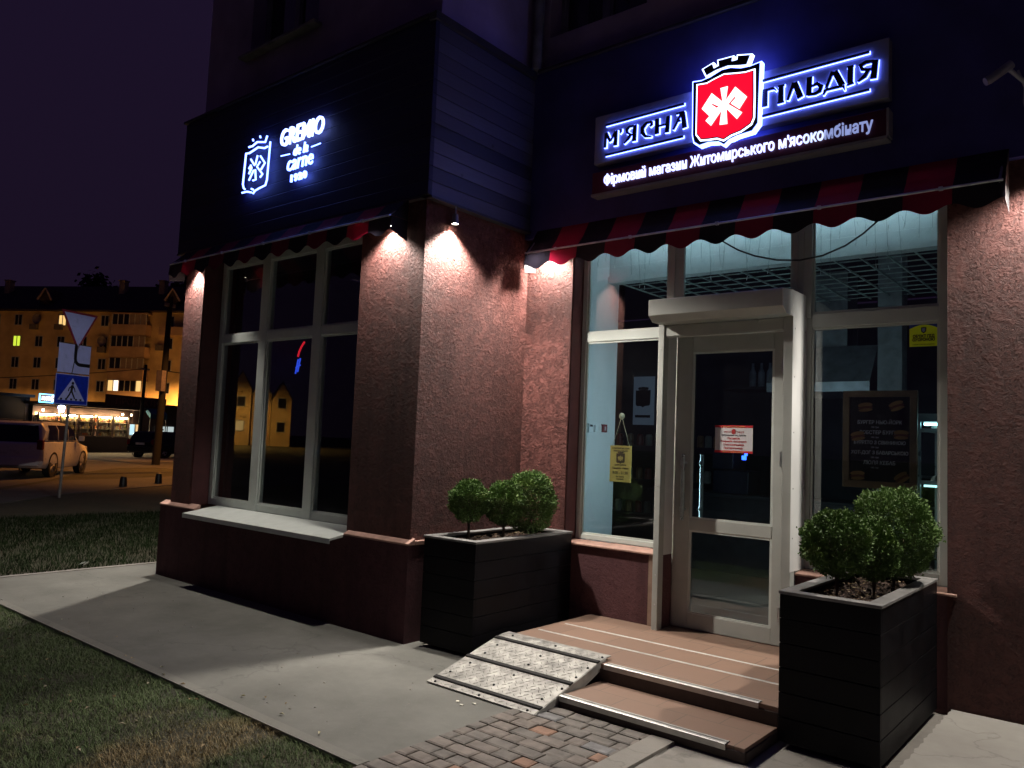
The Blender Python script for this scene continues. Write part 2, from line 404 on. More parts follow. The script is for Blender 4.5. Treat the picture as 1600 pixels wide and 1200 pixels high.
def patch(n, x0, x1, y0, y1):
    p = np.column_stack([rng.uniform(x0, x1, n), rng.uniform(y0, y1, n)])
    d = np.sin(p[:, 0]*5.1+1)*np.sin(p[:, 1]*6.3)+np.sin(p[:, 0]*13)*np.sin(p[:, 1]*11+2)
    return p[rng.uniform(-1.9, 1.2, n) < d+.5+.5*np.sin(p[:, 0]*2.3+2)*np.sin(p[:, 1]*2.9)]
pts = patch(120000, -8.0, -3.06, 1.0, 2.64)
ed = np.column_stack([rng.uniform(-8, -3.06, 6000), 2.62+rng.exponential(.035, 6000)*(1+.8*np.sin(rng.uniform(0, 6, 6000)))])
blades("grass", "short worn lawn with dry yellow patches in front of the path", np.vstack([pts, ed]), .010, .030, .0017)
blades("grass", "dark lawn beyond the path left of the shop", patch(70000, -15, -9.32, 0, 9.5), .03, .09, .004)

# ------------------------------------------------------------------ shop building
B = thing("shop_building", "maroon stucco corner shop with black timber fascia and white framed windows", "building", (-4.6, 5.72, 0))
def part(name, mb, mat, parent=B, **kw): return obj(name, mb, mat, parent, **kw)
# bay walls (opening x -8.03..-5.39, z .80..3.46)
bw = MB()
bw.box(-8.42, -8.03, 4.375, 4.75, .78, 3.60); bw.box(-5.39, -4.60, 4.375, 4.75, .78, 3.60)
bw.box(-8.03, -5.39, 4.375, 4.75, 3.46, 3.60)
bw.box(-8.42, -8.12, 4.75, 8.0, .78, 3.60)
bw.box(-4.90, -4.60, 4.75, 6.05, .78, 3.60)
bw.box(-4.60, -4.08, 5.72, 6.05, 0, 3.60)
part("wall", bw, m_wall)
part("reveal", MB().box(-8.026, -8.02, 4.39, 4.58, .8, 3.46), M("dark maroon reveal left", (.10, .035, .038), .7, var=.15))
rv = MB(); rv.box(-4.079, -4.073, 5.735, 5.88, .80, 3.46)
part("reveal", rv, M("dark maroon reveal", (.10, .035, .038), .7, var=.15))
rw = MB(); rw.box(-1.075, 3.0, 5.72, 6.05, 0, 3.60); part("wall", rw, m_wall)
pl_ = MB()
pl_.prism([(-8.56, .0), (-4.58, .0), (-4.58, .755), (-8.56, .755)], 4.335, 4.76, 'y')
pl_.box(-8.56, -8.1, 4.76, 8, 0, .755); pl_.box(-4.9, -4.58, 4.76, 5.72, 0, .755)
part("plinth", pl_, m_plinth)
lg = MB()
for a, b in ((-8.57, -7.83), (-5.37, -4.57)): part("ledge", MB().prism([(4.325, .757), (4.325, .772), (4.40, .812), (4.40, .757)], a, b, 'x'), m_ledge, bevel=.004)

part("ledge", MB().box(-4.64, -4.568, 4.40, 5.72, .757, .79), m_ledge, bevel=.004)
for a, b in ((-4.08, -3.135), (-2.045, -1.075)): part("low_wall", MB().box(a, b, 5.725, 6.03, 0, .735), m_lowwall)
part("low_wall", MB().box(-3.225, -3.14, 5.715, 5.73, .165, .735), M("beige tile strip", (.30, .20, .15), .6, bmp=.2))
for a, b in ((-4.075, -3.14), (-2.04, -1.02)): part("sill", MB().prism([(5.695, .737), (5.695, .752), (5.88, .768), (5.88, .737)], a, b, 'x'), m_ledge, bevel=.003)

# fascias
part("fascia", MB().box(-8.57, -4.548, 4.33, 4.375, 3.57, 5.07).box(-8.57, -8.52, 4.375, 5.6, 3.57, 5.07), m_fascia)
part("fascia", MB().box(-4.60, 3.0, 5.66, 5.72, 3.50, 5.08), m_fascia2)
part("cladding", MB().box(-4.6, -4.55, 4.375, 5.66, 3.57, 5.03), m_clad)
tr = MB().box(-4.61, -4.525, 4.31, 5.655, 5.035, 5.10).box(-8.6, -4.62, 4.305, 4.40, 5.075, 5.10).box(-4.5, 3.0, 5.63, 5.72, 5.085, 5.11)
tr.box(-4.6, -4.53, 4.36, 5.66, 3.548, 3.568).box(-8.57, -4.61, 4.32, 4.40, 3.548, 3.566)
part("trim", tr, M("dark fascia trim", (.05, .045, .05), .5))
# upper storeys
up = MB()
up.box(-8.42, -7.55, 4.46, 4.8, 5.02, 12.5); up.box(-6.36, -4.62, 4.46, 4.8, 5.02, 12.5)
up.box(-7.55, -6.36, 4.46, 4.8, 5.02, 5.62); up.box(-7.55, -6.36, 4.46, 4.8, 7.0, 8.5); up.box(-7.55, -6.36, 4.46, 4.8, 10.0, 12.5)
up.box(-8.42, -8.1, 4.8, 12, 5.02, 12.5); up.box(-4.92, -4.62, 4.8, 5.73, 5.02, 12.5)
up.box(-4.9, -4.45, 5.73, 6.1, 5.02, 12.5); up.box(-3.4, -1.2, 5.73, 6.1, 5.02, 12.5); up.box(-.1, 3, 5.73, 6.1, 5.02, 12.5)
for a, b in ((-4.45, -3.4), (-1.2, -.1)): up.box(a, b, 5.73, 6.1, 5.02, 5.45); up.box(a, b, 5.73, 6.1, 7.0, 8.5); up.box(a, b, 5.73, 6.1, 10, 12.5)
up.box(-8.42, 3, 4.8, 12, 12.5, 12.7)
part("upper_wall", up, m_upper)
def winunit(x0, x1, y, z0, z1, xs, zs, fr=.055, dep=.07, mat=m_pvc, glass=m_glass, inner=0, name="window"):
    """frame with mullions at xs (double = wide) and transoms zs, one pane per field"""
    f = MB(); ym = y+dep
    f.box(x0, x0+fr, y, ym, z0, z1).box(x1-fr, x1, y, ym, z0, z1)
    ex = [x0+fr]
    for (a, b) in xs: f.box(a, b, y-.004, ym, z0, z1); ex += [a, b]
    ex.append(x1-fr)
    rows = [(z0, z0+fr)]+list(zs)+[(z1-fr, z1)]
    panes = []
    for i in range(0, len(ex), 2):
        for (a, b) in rows: f.box(ex[i], ex[i+1], y+.001, ym-.001, a, b)
        for (ra, rb) in zip(rows, rows[1:]): panes.append((ex[i], ex[i+1], ra[1], rb[0]))
    wo = part(name, f, mat, bevel=.004)
    # inner sash bead and panes
    for (a, b, c, d) in panes:
        p = MB().box(a+.0015, b-.0015, y+.032, y+.036, c+.0015, d-.0015); obj("pane", p, glass, wo)
        bd = MB(); e = .016
        bd.box(a+.001, a+e, y+.012, y+.030, c+.001, d-.001).box(b-e, b-.001, y+.012, y+.030, c+.001, d-.001)
        bd.box(a+e, b-e, y+.013, y+.029, c+.001, c+e).box(a+e, b-e, y+.013, y+.029, d-e, d-.001)
        obj("sash_bead", bd, mat, wo)
    return wo
for (a, b, y, z0, z1) in ((-7.55, -6.36, 4.62, 5.62, 7.0), (-7.55, -6.36, 4.62, 8.5, 10), (-4.45, -3.4, 5.9, 5.45, 7.0), (-4.45, -3.4, 5.9, 8.5, 10), (-1.2, -.1, 5.9, 5.45, 7), (-1.2, -.1, 5.9, 8.5, 10)):
    winunit(a, b, y, z0, z1, [((a+b)/2-.04, (a+b)/2+.04)], [], mat=M("dim window frame", (.2, .2, .22), .6), glass=m_glass_dark)
part("sill", MB().box(-7.62, -6.29, 4.36, 4.455, 5.59, 5.62), m_rim)
pipe = MB().tube([(-4.52, 5.64, 5.12), (-4.52, 5.64, 12.5)], .05, 12); part("drainpipe", pipe, m_rim, smooth=True)
# dark rooms behind upper windows and the bay window
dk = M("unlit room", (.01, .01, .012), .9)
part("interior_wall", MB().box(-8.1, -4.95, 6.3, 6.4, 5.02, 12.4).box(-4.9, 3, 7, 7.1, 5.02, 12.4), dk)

# bay window
winunit(-8.018, -5.3, 4.585, .80, 3.455, [(-7.235, -7.10), (-6.325, -6.195)], [(2.545, 2.635)], .07, .08, m_pvc)
st = MB(); st.prism([(4.20, .715), (4.20, .735), (4.58, .80), (4.58, .775)], -7.82, -5.385, 'x'); st.box(-7.82, -5.385, 4.195, 4.2, .690, .735)
part("sill", st, M("white metal sill", (.66, .70, .67), .4, var=.06), bevel=.002)
# recess shopfront
winunit(-4.07, -3.135, 5.885, .77, 3.455, [], [(2.53, 2.61)], .045, .07, m_pvc)
winunit(-3.207+.075, -2.085, 5.887, 2.60, 3.455, [], [], .05, .07, m_pvc_grey)
winunit(-2.08, -1.078, 5.885, .77, 3.455, [], [(2.535, 2.64)], .075, .07, m_pvc_grey)
part("mullion", MB().box(-3.205, -3.05, 5.862, 5.884, 2.615, 3.455).box(-3.148, -3.128, 5.85, 5.862, 2.615, 3.455), m_pvc_grey, bevel=.003)
part("mullion", MB().box(-2.16, -2.0, 5.862, 5.884, 2.615, 3.455).box(-2.11, -2.10, 5.85, 5.862, 2.615, 3.455).box(-2.066, -2.056, 5.85, 5.862, 2.615, 3.455), m_pvc_grey, bevel=.003)
# portal with roller shutter box
po = MB()
po.box(-3.137, -3.086, 5.62, 5.70, .165, 2.60); po.box(-2.114, -2.043, 5.62, 5.70, .165, 2.60)
po.box(-3.086, -2.114, 5.64, 5.70, 2.49, 2.585)
portal = part("portal_frame", po, m_pvc_grey, bevel=.004)
obj("side_panel", MB().box(-3.110, -3.096, 5.70, 5.86, .75, 2.60), m_panel, portal)
obj("side_panel", MB().box(-2.052, -2.0425, 5.70, 5.885, .765, 2.595), m_panel, portal)
obj("side_panel", MB().box(-3.112, -3.097, 5.70, 5.86, .165, .75), m_lowwall, portal, label="dark maroon lower jamb")
ru = MB().box(-2.0415, -2.0385, 5.60, 5.885, .765, 2.775); obj("side_panel", ru, m_panel, portal)
rvt = MB()
for z in (1.0, 1.35, 1.75, 2.15, 2.5):
    for yy in (5.64, 5.85): rvt.lathe([(.0001, .0), (.006, .0), (.005, .003), (.0001, .004)], (-2.0385, yy, z), 'x', 8)
for z in (.37, .6, 1.3, 2.4): rvt.lathe([(.0001, 0), (.007, 0), (.006, -.003), (.0001, -.004)], (-3.11, 5.62, z), 'y', 8)
obj("rivet", rvt, m_metal, portal)
sbx = part("shutter_box", MB().prism([(5.396, 2.632), (5.396, 2.752), (5.402, 2.758), (5.62, 2.775), (5.88, 2.782), (5.88, 2.62), (5.60, 2.587), (5.463, 2.587)], -3.108, -2.043, 'x'), m_pvc_grey, bevel=.003)
obj("box_end", MB().prism([(5.394, 2.632), (5.394, 2.755), (5.595, 2.777), (5.595, 2.585), (5.463, 2.585)], -2.043, -2.037, 'x'), m_panel, sbx)
obj("shutter_bar", MB().box(-3.08, -2.12, 5.632, 5.639, 2.50, 2.58).lathe([(.0001, -.012), (.01, -.012), (.012, 0)], (-2.60, 5.632, 2.545), 'y', 10).lathe([(.0001, -.012), (.012, -.012), (.012, 0)], (-2.92, 5.632, 2.565), 'y', 10).lathe([(.0001, -.012), (.012, -.012), (.012, 0)], (-2.32, 5.632, 2.575), 'y', 10), m_pvc_grey, sbx)
# door
df = MB()
df.box(-3.093, -2.952, 5.862, 5.905, .18, 2.535).box(-2.272, -2.116, 5.862, 5.905, .18, 2.535)
for a, b in ((.18, .30), (.955, 1.048), (2.39, 2.535)): df.box(-2.952, -2.272, 5.863, 5.904, a, b)
door = part("door", df, m_pvc_grey, bevel=.004)
part("door_frame", MB().box(-3.134, -3.094, 5.888, 5.96, .17, 2.598).box(-2.115, -2.082, 5.91, 5.96, .17, 2.598), m_pvc_grey)  # left box is a filler added to hide the tube behind the slit
for a, b in ((.30, .955), (1.048, 2.39)):
    obj("pane", MB().box(-2.951, -2.273, 5.882, 5.886, a+.001, b-.001), m_glass, door)
    bd = MB().box(-2.951, -2.934, 5.868, 5.880, a, b).box(-2.290, -2.273, 5.868, 5.880, a, b).box(-2.934, -2.29, 5.868, 5.88, a, a+.014).box(-2.934, -2.29, 5.868, 5.88, b-.014, b)
    obj("sash_bead", bd, m_pvc, door)
for yy, xx in ((5.80, -2.985), (5.965, -2.90)):
    h = MB().cyl((xx, yy, 1.03), (xx, yy, 1.56), .0155, 14)
    for z in (1.12, 1.49): h.cyl((xx, yy, z), (xx, 5.862 if yy < 5.86 else 5.905, z), .009, 10).cyl((xx, yy-.004, z-.018), (xx, yy-.004, z+.018), .0185, 14)
    obj("handle", h, M("pale steel handle", (.62, .68, .70), .3, .8), door, smooth=True)
obj("lock", MB().box(-3.03, -2.995, 5.856, 5.862, 1.10, 1.26).cyl((-3.012, 5.862, 1.2), (-3.012, 5.845, 1.2), .012, 12), m_metal, door)
obj("hinge", MB().cyl((-2.205, 5.852, 2.20), (-2.205, 5.852, 2.31), .013, 12).cyl((-2.205, 5.852, 1.5), (-2.205, 5.852, 1.61), .013, 12).cyl((-2.205, 5.852, .35), (-2.205, 5.852, .46), .013, 12), m_metal, door)

# shop interior
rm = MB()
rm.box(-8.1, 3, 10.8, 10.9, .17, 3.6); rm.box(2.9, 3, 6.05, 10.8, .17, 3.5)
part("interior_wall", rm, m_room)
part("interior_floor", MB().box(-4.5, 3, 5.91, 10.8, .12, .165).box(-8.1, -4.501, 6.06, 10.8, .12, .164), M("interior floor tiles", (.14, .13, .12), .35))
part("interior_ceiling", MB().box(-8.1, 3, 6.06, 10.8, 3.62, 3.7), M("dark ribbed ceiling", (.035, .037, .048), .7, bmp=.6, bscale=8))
part("interior_wall", MB().box(-4.2, -4.05, 5.96, 6.46, .17, 3.55), m_white_in, label="bright white return wall")
part("bulkhead", MB().box(-4.05, 2.9, 6.28, 6.36, 3.17, 3.6).box(-4.05, 2.9, 6.255, 6.375, 3.14, 3.20), M("white bulkhead", (.62, .68, .68), .6, var=.06))
gr = MB()
for i in range(34): gr.box(-4.05+i*.2, -4.038+i*.2, 6.4, 8.3, 3.172, 3.184)
for i in range(10): gr.box(-4.05, 2.8, 6.45+i*.2, 6.462+i*.2, 3.185, 3.193)
part("ceiling_grid", gr, M("pale wire grid", (.50, .60, .57), .5))
part("interior_column", MB().box(-2.15, -1.93, 8.2, 8.4, .17, 3.6), M("grey column", (.30, .32, .34), .7))
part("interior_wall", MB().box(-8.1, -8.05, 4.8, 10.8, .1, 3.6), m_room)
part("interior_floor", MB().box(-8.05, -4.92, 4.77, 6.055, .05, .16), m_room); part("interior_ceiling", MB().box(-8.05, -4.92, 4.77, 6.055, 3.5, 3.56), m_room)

# ------------------------------------------------------------------ awnings
def awning(label, x0, x1, ywall, yf, zw, zb, zlow):
    n = 13; per = (x1-x0)/n
    t = thing("awning", label, "awning", ((x0+x1)/2, ywall, 0))
    X0 = x0-(x0+x1)/2
    fm = stripes("striped awning cloth", (.006, .006, .010), (.25, .008, .032), X0, per, .22)
    c = MB(); N = n*8
    def sag(i): return .008*math.sin(i*.7)
    for i in range(N):
        a, b = x0+(x1-x0)*i/N, x0+(x1-x0)*(i+1)/N
        ys = [ywall, (ywall+yf)/2, yf]; zs = [zw, (zw+zb)/2-.02, zb]
        for j in range(2): c.face([(a, ys[j], zs[j]), (b, ys[j], zs[j]), (b, ys[j+1], zs[j+1]), (a, ys[j+1], zs[j+1])])
    for x in (x0+.002, x1-.002): c.face([(x, ywall, zw), (x, yf, zb), (x, ywall, zb)])
    obj("canopy", c, fm, t)
    v = MB(); K = n*14
    def drop(s):
        ph = (s*n) % 1.0
        return zlow+.055*abs(math.cos(math.pi*(ph-.0)))**1.4 if 0 else zlow+.050*(.5+.5*math.cos(2*math.pi*ph))
    def wav(s): return .006*math.sin(s*n*math.pi*1.0)+.004*math.sin(s*77)
    for i in range(K):
        s0, s1 = i/K, (i+1)/K; a, b = x0+(x1-x0)*s0, x0+(x1-x0)*s1
        v.face([(a, yf, zb-.004), (b, yf, zb-.004), (b, yf-.012+wav(s1), drop(s1)), (a, yf-.012+wav(s0), drop(s0))])
    for x in (x0+.002, x1-.002):
        for i in range(8):
            ya, yb = yf+(ywall-yf)*i/8, yf+(ywall-yf)*(i+1)/8
            zl = lambda q: zlow+.042-.06*(q/8) if x > (x0+x1)/2 else zlow-.02+.03*(q/8)
            v.face([(x, ya, zb-.004), (x, yb, zb-.004), (x, yb, zl(i+1)), (x, ya, zl(i))])
    obj("valance", v, fm, t)
    br = MB().tube([(x0+.01, yf-.008, zb), (x1-.01, yf-.008, zb)], .0085, 10)
    for i in range(5):
        xx = x0+.35+(x1-x0-.7)*i/4; br.box(xx-.012, xx+.012, yf-.02, yf, zb-.012, zb+.012)
    obj("front_bar", br, M("steel awning bar", (.68, .70, .75), .35, .4), t, smooth=True)
    for x in (x0+.03, x1-.03):
        obj("arm", MB().tube([(x, yf, zb), (x, ywall-.005, zw-.06)], .009, 8).tube([(x, yf, zb-.01), (x, ywall, zb-.05)], .006, 8), m_metal, t, smooth=True)
    return t
awning("black and red striped awning with scalloped edge over the bay window", -8.37, -4.765, 4.328, 4.15, 3.56, 3.385, 3.225)
awning("wide black and red striped awning over the shop door and sign side windows", -4.455, -.716, 5.658, 5.49, 3.56, 3.315, 3.158)

# ------------------------------------------------------------------ spotlights
warm = (1.0, .92, .82)
m_bulb = EM("lit lamp lens", (1, .90, .76), 60)
def spot(label, x, y, z, energy, tilt=(0, 0), size=140, blend=.55, drop=.16, rad=.035):
    t = thing("spotlight", label, "spotlight", (x, y, z), 0, "small spotlights around the facade")
    obj("housing", MB().lathe([(.0001, .085), (.022, .085), (.026, .06), (.030, .0), (.027, .0), (.024, .012)], (0, 0, 0), 'z', 18), M("grey lamp housing", (.25, .25, .26), .4, .6), t, local=True, smooth=True)
    obj("rod", MB().cyl((0, 0, .085), (0, 0, drop), .006, 8), m_metal, t, local=True)
    obj("lens", MB().lathe([(.0001, .004), (.0235, .004), (.0235, .008), (.0001, .008)], (0, 0, 0), 'z', 18), m_bulb, t, local=True)
    light('SPOT', "lamp_light", (0, 0, -.012), energy, warm, t, rad, (tilt[0], tilt[1], 0), size, blend)
    return t
spot("lit spotlight on a rod under the blue lit timber cladding", -4.548, 4.66, 3.40, 370, (0, math.radians(-15)), 122, .45)
spot("spotlight tucked under the bay awning at its right end pillar", -5.0, 4.322, 3.37, 130, (math.radians(-6), 0), 126, .5, .1)
spot("spotlight tucked under the bay awning at the far left pillar", -8.15, 4.322, 3.37, 125, (math.radians(-4), 0), 108, .5, .1)
spot("spotlight behind the shop awning at the inner corner", -4.32, 5.665, 3.37, 165, (math.radians(-5), 0), 148, .5, .1, .055)
spot("spotlight beside the awning end at the right hand pillar", -.36, 5.67, 3.42, 330, (math.radians(-5), 0), 148)
spot("spotlight on the far end wall around the left corner", -9.0, 5.22, 4.30, 720, (0, math.radians(4)), 178, .12)

# ------------------------------------------------------------------ signs
LET= [[(-3.659, 4.282, 0.022), (-3.665, 4.156, 0.02)], [(-3.656, 4.281, 0.0283), (-3.614, 4.201, 0.0218)], [(-3.614, 4.201, 0.0156), (-3.559, 4.279, 0.0187)], [(-3.558, 4.281, 0.0312), (-3.562, 4.154, 0.0341)], [(-3.511, 4.282, 0.0218), (-3.508, 4.264, 0.0155), (-3.52, 4.249, 0.005)], [(-3.373, 4.289, 0.0339), (-3.377, 4.152, 0.0367)], [(-3.383, 4.285, 0.0173), (-3.427, 4.286, 0.0198), (-3.451, 4.266, 0.0278), (-3.444, 4.238, 0.0216), (-3.406, 4.214, 0.0154), (-3.381, 4.208, 0.0123)], [(-3.412, 4.215, 0.0246), (-3.433, 4.187, 0.0246), (-3.475, 4.151, 0.0074)], [(-3.21, 4.284, 0.0122), (-3.213, 4.258, 0.0243), (-3.23, 4.245, 0.0152)], [(-3.213, 4.279, 0.0171), (-3.261, 4.28, 0.0214), (-3.3, 4.245, 0.0336), (-3.298, 4.206, 0.0366), (-3.273, 4.171, 0.0243), (-3.215, 4.155, 0.0091)], [(-3.163, 4.292, 0.0334), (-3.162, 4.165, 0.0362)], [(-3.061, 4.292, 0.0302), (-3.07, 4.158, 0.036)], [(-3.155, 4.228, 0.0151), (-3.068, 4.227, 0.015)], [(-2.932, 4.29, 0.0359), (-2.912, 4.161, 0.0386)], [(-2.946, 4.286, 0.021), (-2.984, 4.215, 0.0149), (-3.014, 4.166, 0.0131)], [(-2.984, 4.226, 0.0132), (-2.95, 4.228, 0.0131)], [(-2.989, 4.293, 0.015), (-2.921, 4.293, 0.015)], [(-2.255, 4.292, 0.0372), (-2.257, 4.172, 0.0411)], [(-2.273, 4.297, 0.0166), (-2.189, 4.296, 0.0181), (-2.171, 4.274, 0.0082)], [(-2.134, 4.302, 0.0345), (-2.135, 4.177, 0.0392)], [(-2.156, 4.301, 0.0115), (-2.11, 4.299, 0.0115)], [(-2.159, 4.174, 0.0131), (-2.111, 4.176, 0.013)], [(-2.039, 4.298, 0.0246), (-2.061, 4.241, 0.0204), (-2.084, 4.178, 0.0147)], [(-2.032, 4.296, 0.0368), (-1.99, 4.175, 0.0446)], [(-1.926, 4.309, 0.0367), (-1.931, 4.177, 0.0364)], [(-1.918, 4.235, 0.0122), (-1.873, 4.247, 0.0243), (-1.844, 4.219, 0.0363), (-1.853, 4.187, 0.0282), (-1.885, 4.175, 0.0202), (-1.937, 4.182, 0.0202)], [(-1.765, 4.305, 0.0243), (-1.808, 4.196, 0.0177)], [(-1.749, 4.301, 0.0404), (-1.698, 4.187, 0.044)], [(-1.814, 4.184, 0.0177), (-1.695, 4.183, 0.0176)], [(-1.814, 4.184, 0.0241), (-1.827, 4.15, 0.0048)], [(-1.692, 4.182, 0.02), (-1.682, 4.149, 0.0048)], [(-1.643, 4.308, 0.0362), (-1.645, 4.189, 0.0359)], [(-1.665, 4.309, 0.0097), (-1.622, 4.309, 0.0096)], [(-1.667, 4.179, 0.0096), (-1.621, 4.186, 0.0112)], [(-1.48, 4.308, 0.04), (-1.492, 4.181, 0.0397)], [(-1.489, 4.304, 0.016), (-1.543, 4.31, 0.0257), (-1.576, 4.296, 0.0321), (-1.567, 4.267, 0.024), (-1.531, 4.254, 0.016), (-1.495, 4.249, 0.0143)], [(-1.525, 4.252, 0.0279), (-1.548, 4.213, 0.0279), (-1.594, 4.185, 0.0096)]]
RULES= [[(-3.661, 4.353, 0.0164), (-2.923, 4.359, 0.0156)], [(-3.658, 4.087, 0.0162), (-2.924, 4.091, 0.0154)], [(-2.274, 4.375, 0.0166), (-1.52, 4.378, 0.0145)], [(-2.273, 4.102, 0.0164), (-1.518, 4.11, 0.0142)]]
SH_OUT = [(-2.833, 4.504), (-2.755, 4.495), (-2.682, 4.506), (-2.587, 4.538), (-2.509, 4.535), (-2.432, 4.509), (-2.356, 4.503), (-2.275, 4.513), (-2.281, 4.267), (-2.285, 4.04), (-2.332, 3.985), (-2.452, 3.975), (-2.513, 3.959), (-2.558, 3.924), (-2.606, 3.96), (-2.686, 3.974), (-2.766, 3.964), (-2.812, 4.001), (-2.827, 4.066)]
SH_IN = [(-2.774, 4.446), (-2.705, 4.439), (-2.633, 4.458), (-2.562, 4.473), (-2.461, 4.453), (-2.393, 4.442), (-2.333, 4.444), (-2.329, 4.25), (-2.33, 4.088), (-2.348, 4.048), (-2.422, 4.013), (-2.498, 4.0), (-2.555, 3.976), (-2.607, 4.002), (-2.686, 4.008), (-2.739, 4.016), (-2.772, 4.062)]
CROWN = [(-2.753, 4.584), (-2.661, 4.612), (-2.648, 4.57), (-2.62, 4.577), (-2.625, 4.621), (-2.495, 4.618), (-2.499, 4.585), (-2.468, 4.584), (-2.465, 4.617), (-2.35, 4.591), (-2.383, 4.51), (-2.455, 4.523), (-2.541, 4.544), (-2.635, 4.536), (-2.719, 4.512)]
EMB= [[(-2.584, 4.376), (-2.525, 4.376), (-2.539, 4.274), (-2.523, 4.081), (-2.585, 4.088), (-2.572, 4.191), (-2.566, 4.273)], [(-2.736, 4.25), (-2.655, 4.355), (-2.57, 4.27), (-2.569, 4.236), (-2.604, 4.241), (-2.649, 4.272), (-2.656, 4.265), (-2.616, 4.231), (-2.67, 4.175)], [(-2.569, 4.243), (-2.568, 4.205), (-2.657, 4.097), (-2.702, 4.146), (-2.612, 4.227)], [(-2.542, 4.263), (-2.463, 4.356), (-2.37, 4.255), (-2.429, 4.175), (-2.497, 4.234), (-2.459, 4.267), (-2.469, 4.282), (-2.522, 4.232)], [(-2.542, 4.252), (-2.511, 4.229), (-2.406, 4.143), (-2.447, 4.101), (-2.533, 4.204)]]
NEON= [[(-7.166, 4.497), (-7.101, 4.495), (-7.017, 4.519), (-6.872, 4.487), (-6.844, 4.547)], [(-7.101, 4.566), (-7.092, 4.548)], [(-6.973, 4.571), (-6.964, 4.553)], [(-7.211, 4.439), (-7.151, 4.431), (-7.066, 4.446), (-6.996, 4.46), (-6.879, 4.427), (-6.824, 4.432)], [(-7.211, 4.439), (-7.233, 4.12), (-7.212, 4.075), (-7.189, 4.062)], [(-6.783, 4.472), (-6.8, 4.09), (-6.822, 4.038), (-6.933, 4.025), (-7.002, 4.013), (-7.035, 3.99)], [(-7.237, 4.033), (-7.148, 4.03), (-7.066, 4.007)], [(-7.07, 4.045), (-7.033, 4.03)], [(-7.114, 4.36), (-7.04, 4.283)], [(-6.994, 4.377), (-7.026, 4.285)], [(-6.942, 4.358), (-6.855, 4.271), (-6.919, 4.214)], [(-6.943, 4.301), (-6.994, 4.258), (-6.885, 4.163), (-6.924, 4.138)], [(-7.139, 4.265), (-7.107, 4.296), (-7.089, 4.268), (-7.133, 4.21)], [(-7.049, 4.235), (-7.125, 4.142)], [(-7.02, 4.234), (-7.001, 4.127), (-7.051, 4.128)]]
DASH= [[(-6.584, 4.285), (-6.438, 4.275)], [(-6.097, 4.273), (-5.958, 4.278)]]
bl = (.50, .62, 1.0)
m_halo = EM("cold white led glow", (.10, .155, 1.0), 11)
m_ledw = EM("white led letters", (.42, .46, 1.0), 2.6)
m_neon = EM("white neon tube", (.13, .22, 1.0), 7)
m_gry = M("grey sign board", (.24, .23, .25), .55, var=.12, scale=5)
m_navy = M("dark navy face", (.010, .012, .028), .4, var=.1)
sg = thing("illuminated_sign", "large grey shop sign with dark halo lit letters and a red shield emblem", "sign", (-2.6, 5.655, 4.25))
sb = MB().box(-3.79, -1.40, 5.575, 5.655, 4.035, 4.46); obj("board", sb, m_gry, sg, bevel=.004)
n_ = 0
words = {}
for stx in LET+RULES:
    n_ += 1; e = n_*.00012
    key = n_ if n_ > len(LET) else -1 if stx[0][0] < -2.8 else -2
    lt, ha = words.setdefault(key, (MB(), MB()))
    lt.stroke(stx, 5.545-e, 5.557, 0); ha.stroke(stx, 5.5575+e, 5.5705-e, .0085)
for key, (lt, ha) in words.items():
    obj("letter" if key < 0 else "rule", lt, m_navy, sg); obj("letter_halo" if key < 0 else "rule_halo", ha, m_halo, sg)
def ins(poly, d):
    cx = sum(p[0] for p in poly)/len(poly); cz = sum(p[1] for p in poly)/len(poly)
    n = len(poly); out = []
    A = sum(poly[i][0]*poly[(i+1) % n][1]-poly[(i+1) % n][0]*poly[i][1] for i in range(n)); sgn = 1 if A > 0 else -1
    for i in range(n):
        a, b, c = poly[i-1], poly[i], poly[(i+1) % n]
        d1 = (b[0]-a[0], b[1]-a[1]); d2 = (c[0]-b[0], c[1]-b[1])
        l1 = math.hypot(*d1); l2 = math.hypot(*d2)
        n1 = (-d1[1]/l1*sgn, d1[0]/l1*sgn); n2 = (-d2[1]/l2*sgn, d2[0]/l2*sgn)
        nx, nz = n1[0]+n2[0], n1[1]+n2[1]; l = nx*nx+nz*nz
        k = min(2*d/max(l, .5), 2.2*abs(d)) if d > 0 else max(2*d/max(l, .5), -2.2*abs(d))
        out.append((b[0]+nx*k, b[1]+nz*k))
    return out
em = thing("shield_emblem", "glowing red shield emblem with white knot and crown on the big shop sign", "emblem", (-2.55, 5.575, 4.25))
obj("outer_glow", MB().prism(ins(SH_OUT, -.003), 5.515, 5.57, 'y'), m_halo, em)
obj("case", MB().prism(ins(SH_OUT, .009), 5.505, 5.5145, 'y'), m_navy, em)
obj("inner_glow", MB().prism(ins(SH_IN, -.019), 5.500, 5.5045, 'y'), EM("pale led rim", (.62, .72, 1), 3.2), em)
obj("inner_rim", MB().prism(ins(SH_IN, -.008), 5.496, 5.4995, 'y'), m_navy, em)
obj("red_face", MB().prism(SH_IN, 5.491, 5.4955, 'y'), EM("lit red face", (1.0, .004, .03), 1.0, (.3, .01, .02)), em)
kn = MB()
for i, p in enumerate(EMB): kn.prism(p, 5.486-i*.0004, 5.4905, 'y')
obj("white_mark", kn, EM("lit white mark", (1, .97, .97), 1.6), em)
obj("crown_glow", MB().prism(ins(CROWN, -.004), 5.515, 5.56, 'y'), EM("crown led rim", (.40, .52, 1), 4), em)
obj("crown", MB().prism(ins(CROWN, .009), 5.505, 5.5145, 'y'), m_navy, em)
ls = thing("sign_board", "long dark red signboard with small white lit lettering under the main sign", "sign", (-2.6, 5.655, 3.84))
